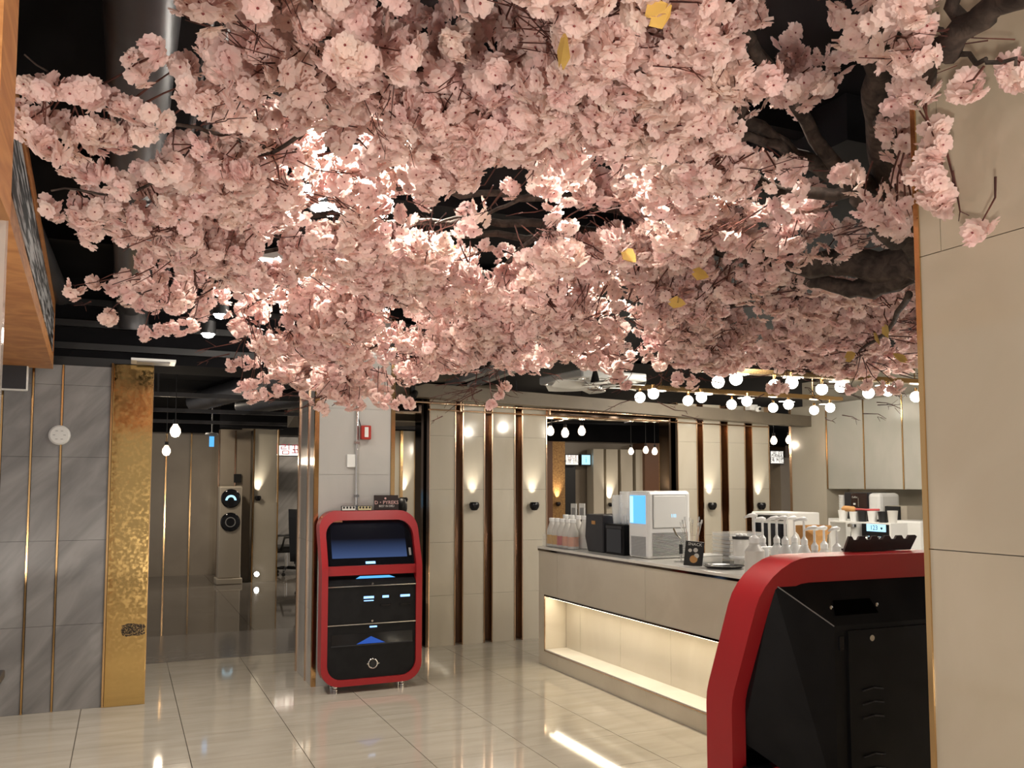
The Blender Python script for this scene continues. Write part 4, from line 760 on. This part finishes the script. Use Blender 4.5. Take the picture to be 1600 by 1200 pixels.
# stuff on top of kiosk 1
yk = 6.96 + .24
t = thing('tabletop_sign', 'black sign with pink lettering on the red kiosk', 'sign', (1.865 + .175, yk, 1.441), 0); t.rotation_euler = (-.1, 0, .05)
B(-.105, .105, 0, .02, 0, .125).build('board', 'darkbrown', t); M['pink'] = mat('pink_print', (.62, .38, .36), .6)
text('D・PYREKS', .042, 'pink', t, (0, -.001, .062), (PI / 2, 0, 0)); text('BEST IN DELI', .024, 'milk', t, (0, -.001, .032), (PI / 2, 0, 0)); MB().lathe([(.001, -.002), (.009, -.001)], (-.01, 0, .098), 12, 'y').build('printed_flower', 'pink', t)
for dx, m_, lab in ((-.165, 'milk', 'white sticker block at left on top of the red kiosk'), (-.03, 'cream2', 'cream sticker block at middle on top of the red kiosk')):
    if 'cream2' not in M: M['cream2'] = mat('cream_card', (.55, .47, .28), .6)
    t = thing('name_block', lab, 'block', (1.865 + dx, yk - .06, 1.441), 0, 'sticker blocks on the kiosk')
    B(-.06, .06, 0, .02, 0, .038).build('block', 'black', t); B(-.056, .056, -.002, 0, .003, .034).build('card', m_, t)
    for k in range(4): MB().lathe([(.009, -.003), (.009, -.002)], (-.04 + .027 * k, 0, .024), 10, 'y').build('printed_dot', 'black', t)
# rack on kiosk 2
q = at_y(1371, 864, 2.08); rk2 = thing('slotted_rack', 'dark brown notched board lying on the near red kiosk', 'rack', (q.x, q.y, 1.442)); rk2.rotation_euler = (0, 0, -.05)
P = [(-.108, 0), (.105, 0), (.128, .042), (.122, .047)]
xs_ = [.09, .05, .01, -.03, -.07]
for x in xs_: P += [(x + .012, .047), (x + .006, .036), (x - .006, .036), (x - .012, .047)]
P += [(-.09, .048)]
P = [(x * 1.27, z) for x, z in P]
MB().prism(P, -.004, .004).build('notched_board', 'darkbrown', rk2); B(-.1, .1, .004, .05, 0, .006).build('foot', 'darkbrown', rk2)
# ================================================================== LAMPS in the canopy
def can_lamp(px, py, z, tgt, pw, lab, r=.045, ang=1.9):
    q = at_z(px, py, z); t = thing('ceiling_spotlight', lab, 'lamp', tuple(q), 0, 'bright white ceiling spotlights')
    MB().lathe([(.001, -.03), (r * .7, -.02), (r, 0), (r * .8, .03)], n=20).build('lamp_face', 'lamp', t, 0); MB().lathe([(r * 1.15, .0), (r * 1.15, .09), (.02, .12)], n=20, cap=False).build('housing', 'black', t, 30); MB().cyl((0, 0, .11), .01, max(.02, 3.2 - q.z - .11), 8).build('stem', 'black', t)
    l = spot((q.x, q.y, q.z - .06), tgt or (q.x, q.y, 0), pw, (1, .9, .78), ang, .8, .05)
    if py > 150 and px < 700: point((q.x, q.y, q.z - .10), pw * .04, (1, .92, .82), .05)
can_lamp(485, 300, 2.95, None, 90, 'upper of two spotlights shining through the left blossom gap', .085)
can_lamp(514, 326, 2.95, None, 90, 'lower of two spotlights shining through the left blossom gap', .085)
can_lamp(642, 228, 2.95, None, 90, 'spotlight shining through the blossom near its middle')
can_lamp(325, 522, 2.72, None, 60, 'lowest spotlight left of the blossom')
can_lamp(345, 492, 2.78, None, 60, 'spotlight just above the lowest one left of the blossom')
can_lamp(830, 70, 3.0, None, 210, 'added spotlight hidden above the blossom at top centre')  # this and the next three are unseen lamps added to light the blossom
can_lamp(1060, 60, 3.0, None, 175, 'added spotlight hidden above the blossom right of top centre')
can_lamp(880, 290, 3.0, None, 140, 'added spotlight hidden above the blossom centre')
can_lamp(560, 60, 3.0, None, 140, 'added spotlight hidden above the blossom at upper left')
for k, (x, y, z, s, p) in enumerate(ADDED_PANELS):  # housings for the added panels that fill in the room light
    t = thing('added_panel_light', 'added square lit ceiling panel ' + ['above the camera', 'at the left', 'beside the near pillar', 'before the pale column', 'over the counter', 'before the grey marble wall', 'over the kitchen'][k], 'lamp', (x, y, z)); B(-s / 2 - .03, s / 2 + .03, -s / 2 - .03, s / 2 + .03, 0, .05).build('frame', 'white', t); B(-s / 2, s / 2, -s / 2, s / 2, -.01, 0).build('diffuser', 'diff', t) if 'diff' in M else None
    if 'diff' not in M: M['diff'] = mat('added_panel_diffuser', (1, 1, 1), .5, emit=(1, .93, .82), estr=3.0); B(-s / 2, s / 2, -s / 2, s / 2, -.01, 0).build('diffuser', 'diff', t)
# ================================================================== CHERRY TREE
tree = thing('cherry_tree', 'artificial cherry tree with pink silk blossom spreading under the ceiling', 'tree', (3.05, 2.35, 0))
T0 = Vector((3.05, 2.35, 0))
def branch(pts, r0, r1, nm='branch', m='bark', n=8, sub=4, wob=.012):
    P = [Vector(p) for p in pts]; Q = []
    for i in range(len(P) - 1):
        a, b = P[max(i - 1, 0)], P[i]; c, d = P[i + 1], P[min(i + 2, len(P) - 1)]
        for k in range(sub):
            u = k / sub; Q.append(.5 * ((2 * b) + (-a + c) * u + (2 * a - 5 * b + 4 * c - d) * u * u + (-a + 3 * b - 3 * c + d) * u ** 3))
    Q.append(P[-1]); N = len(Q)
    Q = [q + Vector([random.uniform(-wob, wob) for _ in range(3)]) * (0 < i < N - 1) for i, q in enumerate(Q)]
    R = [r0 + (r1 - r0) * (i / (N - 1)) for i in range(N)]
    return [q - T0 for q in Q], R
def part_branch(pts, r0, r1, **k):
    Q, R = branch(pts, r0, r1, **k); MB().tube(Q, R, 9).build('branch', 'bark', tree, 0); return Q
MB().tube([(0, 0, 0), (.02, 0, .6), (-.03, .03, 1.2), (.0, .0, 1.75), (-.06, .06, 2.15)], [.17, .13, .12, .115, .10], 16).build('trunk', 'bark', tree, 0)
crown = T0 + Vector((-.03, .03, 1.85))
D = at_d
main = [
 ([crown, D(1470, 432, 3.05), D(1370, 415, 3.15), D(1270, 412, 3.25), D(1150, 395, 3.4), D(1010, 372, 3.6)], .085, .02),
 ([D(1420, 425, 3.1), D(1360, 452, 3.2), D(1300, 446, 3.3), D(1240, 438, 3.4)], .045, .02),
 ([crown + Vector((0, 0, .2)), D(1450, 380, 2.95), D(1400, 370, 2.8), D(1352, 325, 2.65), D(1335, 290, 2.6), D(1290, 235, 2.5), D(1225, 135, 2.3), D(1150, 20, 2.1)], .045, .012),
 ([D(1440, 400, 2.95), D(1395, 310, 2.75), D(1372, 205, 2.5), D(1372, 110, 2.25), D(1385, 10, 2.0), D(1400, -90, 1.8)], .05, .03),
 ([D(1402, 300, 2.75), D(1320, 275, 2.6), D(1240, 240, 2.45), D(1180, 190, 2.3), D(1100, 130, 2.1)], .03, .014),
 ([D(1378, 190, 2.4), D(1437, 120, 1.80), D(1500, 58, 1.62), D(1560, 15, 1.5), D(1640, -30, 1.4)], .026, .02),
 ([D(1505, 55, 1.62), D(1490, -20, 1.6), D(1480, -60, 1.6)], .016, .01),
 ([D(1437, 112, 1.84), D(1450, 70, 1.75), D(1463, 20, 1.7)], .009, .005),
 ([D(1437, 45, 1.8), D(1470, 48, 1.72), D(1468, 80, 1.72)], .006, .005),
 ([D(1490, 86, 1.66), D(1540, 95, 1.6), D(1587, 103, 1.55)], .006, .003),
 ([D(1238, 240, 2.45), D(1170, 215, 2.3), D(1060, 205, 2.2), D(960, 186, 2.15), D(850, 162, 2.1)], .014, .007),
 ([D(1340, 290, 2.6), D(1250, 300, 2.7), D(1130, 250, 2.6), D(1060, 225, 2.5)], .022, .01),
 ([D(1060, 0, 1.9), D(1140, 40, 2.0), D(1165, 62, 2.05), D(1230, 140, 2.3)], .012, .014),
 ([D(1140, -10, 1.9), D(1160, 55, 2.05)], .012, .012),
 ([D(1150, 395, 3.4), D(1000, 340, 3.3), D(850, 312, 3.2), D(720, 302, 3.1), D(620, 296, 3.0)], .02, .008),
 ([D(1010, 372, 3.6), D(860, 352, 3.45), D(760, 345, 3.4), D(640, 350, 3.3), D(520, 338, 3.2), D(400, 325, 3.0), D(250, 330, 2.8)], .02, .006),
 ([D(1010, 372, 3.6), D(860, 368, 3.6), D(700, 372, 3.6), D(560, 372, 3.5), D(430, 392, 3.4), D(280, 400, 3.2)], .018, .006),
 ([D(900, 300, 3.1), D(830, 305, 3.1), D(760, 335, 3.2), D(680, 350, 3.3)], .009, .005),
 ([D(640, 350, 3.3), D(600, 395, 3.5), D(520, 440, 3.8), D(400, 470, 4.0)], .012, .004),
 ([D(860, 352, 3.45), D(760, 440, 3.9), D(650, 510, 4.2), D(540, 560, 4.4)], .012, .005),
 ([D(1010, 372, 3.6), D(900, 450, 4.0), D(800, 520, 4.3), D(740, 560, 4.5)], .014, .005),
 ([D(1240, 438, 3.4), D(1150, 470, 3.8), D(1080, 520, 4.2), D(1000, 560, 4.5)], .014, .005),
 ([D(1240, 438, 3.4), D(1250, 500, 3.8), D(1230, 560, 4.2)], .012, .005),
 ([D(1420, 460, 3.1), D(1400, 500, 3.5), D(1340, 550, 3.9)], .014, .005),
 ([D(850, 162, 2.1), D(760, 130, 2.0), D(640, 100, 1.9), D(500, 60, 1.8)], .008, .004),
 ([D(640, 100, 1.9), D(520, 160, 2.1), D(420, 240, 2.4), D(300, 270, 2.5), D(180, 300, 2.6), D(80, 298, 2.6)], .007, .003),
 ([D(420, 240, 2.4), D(330, 200, 2.2), D(220, 180, 2.05), D(110, 140, 1.95), D(38, 85, 1.9)], .006, .002),
 ([D(960, 186, 2.15), D(900, 60, 1.8), D(850, -30, 1.6)], .010, .006)]
roots = []
for pts, a, b in main:
    Q = part_branch(pts, a, b); roots += [q + T0 for q in Q]
# ---- canopy clusters
def inpoly(px, py, P):
    c = np.zeros(len(px), bool); n = len(P)
    for i in range(n):
        x1, y1 = P[i]; x2, y2 = P[(i + 1) % n]
        if y1 == y2: continue
        k = ((y1 > py) != (y2 > py)) & (px < (x2 - x1) * (py - y1) / (y2 - y1) + x1); c ^= k
    return c
MAIN = [(262, -400), (268, -15), (345, 0), (385, 60), (325, 100), (318, 165), (360, 205), (285, 212), (245, 245), (110, 262), (55, 290), (60, 325), (130, 350), (165, 395), (190, 440), (205, 470), (285, 480), (350, 500), (400, 535), (440, 590), (500, 605), (560, 618), (620, 604), (680, 575), (760, 562), (830, 578), (870, 550), (950, 568), (1000, 570), (1060, 556), (1130, 575), (1180, 562), (1250, 568), (1340, 576), (1437, 566), (1520, 575), (1520, 450), (1470, 430), (1440, 300), (1440, 200), (1440, 0), (1440, -400)]
HOLES = [[(1345, -40), (1395, -40), (1395, 250), (1350, 250)], [(1270, 300), (1345, 290), (1360, 345), (1300, 350)], [(1180, 150), (1240, 200), (1290, 260), (1260, 280), (1180, 210)], [(560, 290), (700, 285), (740, 265), (830, 260), (850, 290), (1000, 320), (1000, 345), (880, 375), (700, 375), (640, 360), (560, 330)],
         [(735, 240), (800, 225), (850, 250), (830, 285), (740, 285)], [(455, 275), (505, 265), (545, 315), (545, 350), (465, 350)], [(610, 205), (650, 195), (665, 215), (655, 240), (625, 240)],
         [(1300, 95), (1360, 80), (1360, 180), (1340, 195), (1290, 130)], [(1250, 150), (1300, 135), (1350, 190), (1350, 260), (1280, 280)], [(1285, 385), (1437, 395), (1437, 436), (1290, 440)],
         [(1320, 270), (1400, 260), (1410, 330), (1370, 350), (1320, 330)], [(400, 360), (440, 350), (450, 400), (410, 405)], [(1210, 360), (1290, 350), (1350, 385), (1280, 390)], [(1230, 440), (1320, 445), (1300, 465), (1240, 460)],
         [(305, 500), (345, 500), (345, 540), (305, 540)], [(330, 470), (360, 470), (360, 505), (330, 505)], [(590, 470), (640, 460), (640, 500), (585, 510)], [(540, 205), (620, 200), (610, 170), (560, 160)]]
def proj(P):
    d = P - O3; z = d @ FW; return PX + FPX * (d @ RT) / z, PY - FPX * (d @ UP) / z, z
def zu(d): return np.where(d < 3.1, 2.46, 2.46 - .33 * ((d - 3.1) / 1.25) ** 1.25)
N = 150000
d = rng.uniform(.85, 4.9, N); lat = rng.uniform(-2.8, 2.6, N)
zb = zu(d) + .36 * rng.random(N) ** 1.6
base = np.outer(d, [_s, _c, 0]) + np.outer(lat, [_c, -_s, 0]); P = base.copy(); P[:, 2] = zb
px, py, dz = proj(P)
ok = inpoly(px, py, MAIN)
for h in HOLES: ok &= ~(inpoly(px, py, h) & (rng.random(N) < .97))
ok &= ~((P[:, 0] > 1.52) & (P[:, 1] < 1.45))          # the stone pillar
# organic gaps: lumpy rejection in world space
nz = np.sin(P[:, 0] * 9 + 1.3 * np.sin(P[:, 1] * 7)) + np.sin(P[:, 1] * 8.3 + 1.7 * np.sin(P[:, 0] * 6.1 + 2)) + .7 * np.sin(P[:, 2] * 19 + P[:, 0] * 5)
ok &= rng.random(N) < np.clip(.52 + .6 * nz, .025, 1)
edge = np.clip((px - 30) / 480, .13, 1); ok &= rng.random(N) < edge
ok &= ~((px > 1150) & (py > 120) & (py < 430) & (rng.random(N) < .62))
idx = np.nonzero(ok)[0][:5000]
cl = P[idx]
# hanging sprigs and outlying chains
chains = [((30, 125), (140, 135), 1.85, 5), ((150, 145), (240, 178), 1.95, 4), ((35, 170), (80, 235), 1.9, 5), ((75, 185), (165, 200), 2.0, 4), ((130, 225), (230, 200), 2.05, 5), ((110, 255), (160, 270), 2.2, 3), ((215, 98), (238, 78), 1.8, 2), ((285, 100), (305, 160), 1.9, 3), ((330, 70), (345, 90), 1.8, 2),
          ((117, 446), (117, 446), 3.0, 1), ((150, 440), (200, 450), 3.2, 3), ((168, 490), (172, 490), 3.3, 1), ((225, 518), (300, 505), 3.6, 5), ((375, 603), (440, 575), 4.2, 5), ((363, 565), (400, 560), 4.2, 3), ((395, 615), (430, 605), 4.2, 3), ((480, 612), (505, 635), 4.2, 3), ((520, 615), (560, 630), 4.2, 4), ((590, 620), (640, 628), 4.2, 4), ((790, 600), (770, 630), 4.3, 3), ((965, 585), (975, 600), 4.3, 2), ((1060, 590), (1080, 595), 4.2, 2), ((1210, 600), (1225, 605), 4.1, 3), ((1330, 600), (1400, 600), 4.0, 4),
          ((1455, 200), (1462, 225), 1.8, 3), ((1440, 265), (1500, 330), 1.82, 6), ((1390, 300), (1440, 345), 1.95, 5), ((1350, 310), (1400, 350), 2.1, 4), ((1535, 345), (1520, 360), 1.7, 1), ((1510, 128), (1525, 132), 1.65, 1), ((1590, 95), (1598, 105), 1.6, 2), ((1425, 110), (1435, 130), 1.85, 2), ((1440, 20), (1445, 90), 1.9, 3), ((1340, 60), (1360, 0), 2.2, 3)]
ch = []
for a, b, dd, n_ in chains:
    for k in range(n_):
        u = k / max(1, n_ - 1) if n_ > 1 else 0; q = at_d(a[0] + (b[0] - a[0]) * u, a[1] + (b[1] - a[1]) * u, dd + random.uniform(-.03, .03)); ch.append(q)
ch = np.array([tuple(q) for q in ch])
rt_ = np.array([tuple(r) for r in roots])
# ---- flower meshes (several ruffled variants), 5 notched petals + inner petals + stamen
def flower_arrays(seed, R=.0245):
    r = np.random.default_rng(seed); V = []; F = []; MI = []
    for layer, (s, tilt, n) in enumerate(((1., .16, 5), (.64, .55, 5))):
        for k in range(n):
            a = 2 * PI * (k + .5 * layer) / n + r.uniform(-.12, .12); tl = tilt + r.uniform(-.2, .25); sc = R * s * r.uniform(.9, 1.1)
            pts = [(0.04, 0), (.36, .34), (.72, .50), (.97, .30), (.88, 0.02), (1., -.26), (.76, -.50), (.38, -.36)]; base = len(V)
            for i, (u, v) in enumerate(pts):
                z = u * math.tan(tl) * .8 + (.10 if i in (1, 2, 6, 7) else 0) + r.uniform(-.06, .06)
                x = u * math.cos(a) - v * math.sin(a); y = u * math.sin(a) + v * math.cos(a); V.append((x * sc, y * sc, z * sc))
            F += [(base, base + i, base + i + 1) for i in range(1, 7)]; MI += [0] * 6
    b = len(V)
    for k in range(5): a = 2 * PI * k / 5; V.append((.0028 * math.cos(a), .0028 * math.sin(a), .004))
    V.append((0, 0, .007)); F += [(b + k, b + (k + 1) % 5, b + 5) for k in range(5)]; MI += [1] * 5
    return np.array(V), np.array(F), np.array(MI)
variants = [flower_arrays(s) for s in range(8)]
NV, NF = len(variants[0][0]), len(variants[0][1])
def rotm(nrm, spin):
    z = nrm / np.linalg.norm(nrm); t = np.array([0, 0, 1.]) if abs(z[2]) < .9 else np.array([1., 0, 0]); x = np.cross(t, z); x /= np.linalg.norm(x); y = np.cross(z, x)
    c, s = math.cos(spin), math.sin(spin); return np.stack([x * c + y * s, -x * s + y * c, z], 1)
FL = []   # (pos, normal, scale)
tw = MB()
for ci, c in enumerate(np.vstack([ch, cl])):
    n_ = rng.integers(5, 9); out = ci < len(ch)
    near = rt_[np.argmin(((rt_ - c) ** 2).sum(1))]
    dr_ = near - c; L_ = np.linalg.norm(dr_); dr_ = dr_ / max(L_, 1e-4); tl = min(L_, .09 if not out or c[1] < 1.9 else .16)
    st = c + dr_ * tl + rng.normal(0, .012, 3)
    if ci % 2 == 0 or out: tw.tube([st, (st + c) / 2 + rng.normal(0, .006, 3), c], [.0026, .002, .0015], 4)
    for k in range(n_):
        v = rng.normal(0, 1, 3); v /= np.linalg.norm(v); v = v * .8 + np.array([0, 0, -.5]); rr_ = rng.uniform(.018, .048) * (1 if not out else .75)
        p = c + v * rr_; FL.append((p, v + rng.normal(0, .3, 3), rng.uniform(.8, 1.15)))
        if k < 2 and ci % 3 == 0: tw.tube([c, p], [.0013, .0009], 3)
# longer thin twigs hanging free below the blossom
for k in range(620):
    c = cl[rng.integers(0, len(cl))].copy(); c[2] = min(c[2], zu(np.array([proj(c[None])[2][0]]))[0] + .04) - .035; near = rt_[np.argmin(((rt_ - c) ** 2).sum(1))]; v = near - c; v[2] *= .25; v /= max(np.linalg.norm(v), 1e-4); L_ = rng.uniform(.08, .24)
    e = c + v * L_; q_ = min(1, max(.35, proj(c[None])[2][0] / 3.6)); tw.tube([c, (c + e) / 2 + rng.normal(0, .01, 3), e], [.0015 * q_, .0023 * q_, .0032 * q_], 4)
    for j in range(3): s_ = c + v * L_ * rng.uniform(.05, .6); tw.tube([s_, s_ - v * .03 + rng.normal(0, .016, 3)], [.0016, .001], 3)
tw_o = MB(); tw_o = tw
tw_o.v = [(x - T0.x, y - T0.y, z - T0.z) for x, y, z in tw_o.v]
tag(tw_o.build('twig', 'twig', tree), kind='stuff')
pos = np.array([f[0] for f in FL]); fx, fy, fz = proj(pos)
inside = (fz > .3) & (fx > 0) & (fx < 1600) & (fy > 0) & (fy < 1200) & ~((pos[:, 0] > 1.56) & (pos[:, 1] < 1.42))
# the largest and lowest (seen first from below) become single blossoms
score = np.where(inside, fz + 6 * np.maximum(0, pos[:, 2] - zu(fz) - .03), 99); order = np.argsort(score)
single = set(order[:300].tolist())
vm = []
for s in range(8):
    V, F_, mi = variants[s]; me = bpy.data.meshes.new('blossom'); me.from_pydata(V.tolist(), [], F_.tolist()); me.materials.append(M['petal']); me.materials.append(M['stamen']); me.polygons.foreach_set('material_index', mi.tolist()); vm.append(me)
keep = [i for i in range(len(FL)) if i not in single and not (pos[i, 0] > 1.56 and pos[i, 1] < 1.42)]
VV = np.empty((len(keep) * NV, 3)); FF = np.empty((len(keep) * NF, 3), int); MM = np.tile(variants[0][2], len(keep))
for j, i in enumerate(keep):
    p, nn, s = FL[i]; V, F_, _ = variants[i % 8]; VV[j * NV:(j + 1) * NV] = (V * s) @ rotm(nn, i * 1.7).T + (p - np.array(T0)); FF[j * NF:(j + 1) * NF] = F_ + j * NV
me = bpy.data.meshes.new('blossom_mass'); me.vertices.add(len(VV)); me.vertices.foreach_set('co', VV.ravel()); nf = len(FF)
me.loops.add(nf * 3); me.loops.foreach_set('vertex_index', FF.ravel()); me.polygons.add(nf); me.polygons.foreach_set('loop_start', np.arange(0, nf * 3, 3)); me.polygons.foreach_set('loop_total', np.full(nf, 3))
me.materials.append(M['petal']); me.materials.append(M['stamen']); me.polygons.foreach_set('material_index', MM); me.update(calc_edges=True)
tag(link('blossom', me, tree), kind='stuff')
for i in single:
    p, nn, s = FL[i]; o = link('blossom', vm[i % 8], tree); m4 = Matrix(rotm(nn, i * 1.7).tolist()).to_4x4(); o.matrix_basis = Matrix.Translation(Vector(p) - T0) @ m4 @ Matrix.Scale(s, 4)
# yellow leaves
lf = MB(); Lp = [(0, 0), (.25, .22), (.6, .36), (.95, .1), (.8, 0), (.95, -.12), (.6, -.34), (.25, -.2)]; lf.add([(x * .07, y * .07, .006 * math.sin(x * 5 + y * 9)) for x, y in Lp], [(0, 1, 2, 4), (2, 3, 4), (0, 4, 6, 7), (4, 5, 6)]); lm = lf.mesh('leaf', 'leaf')
for px_, py_, dd in ((994, 410, 3.0), (712, 385, 3.0), (1072, 475, 3.2), (1060, 470, 3.2), (1045, 340, 2.6), (1108, 433, 3.0), (1375, 540, 3.5), (1395, 552, 3.5), (1388, 528, 3.5), (1337, 552, 3.6), (1050, 8, 1.45), (885, 45, 1.5)):
    o = link('leaf', lm, tree, at_d(px_, py_, dd) - T0 - Vector((0, 0, .0))); o.rotation_euler = (random.uniform(-.6, .6) + PI / 2.4, random.uniform(-1, 1), random.uniform(0, 6))
print('accepted', ok.sum(), 'clusters', len(cl), 'flowers', len(FL), 'tris', nf)
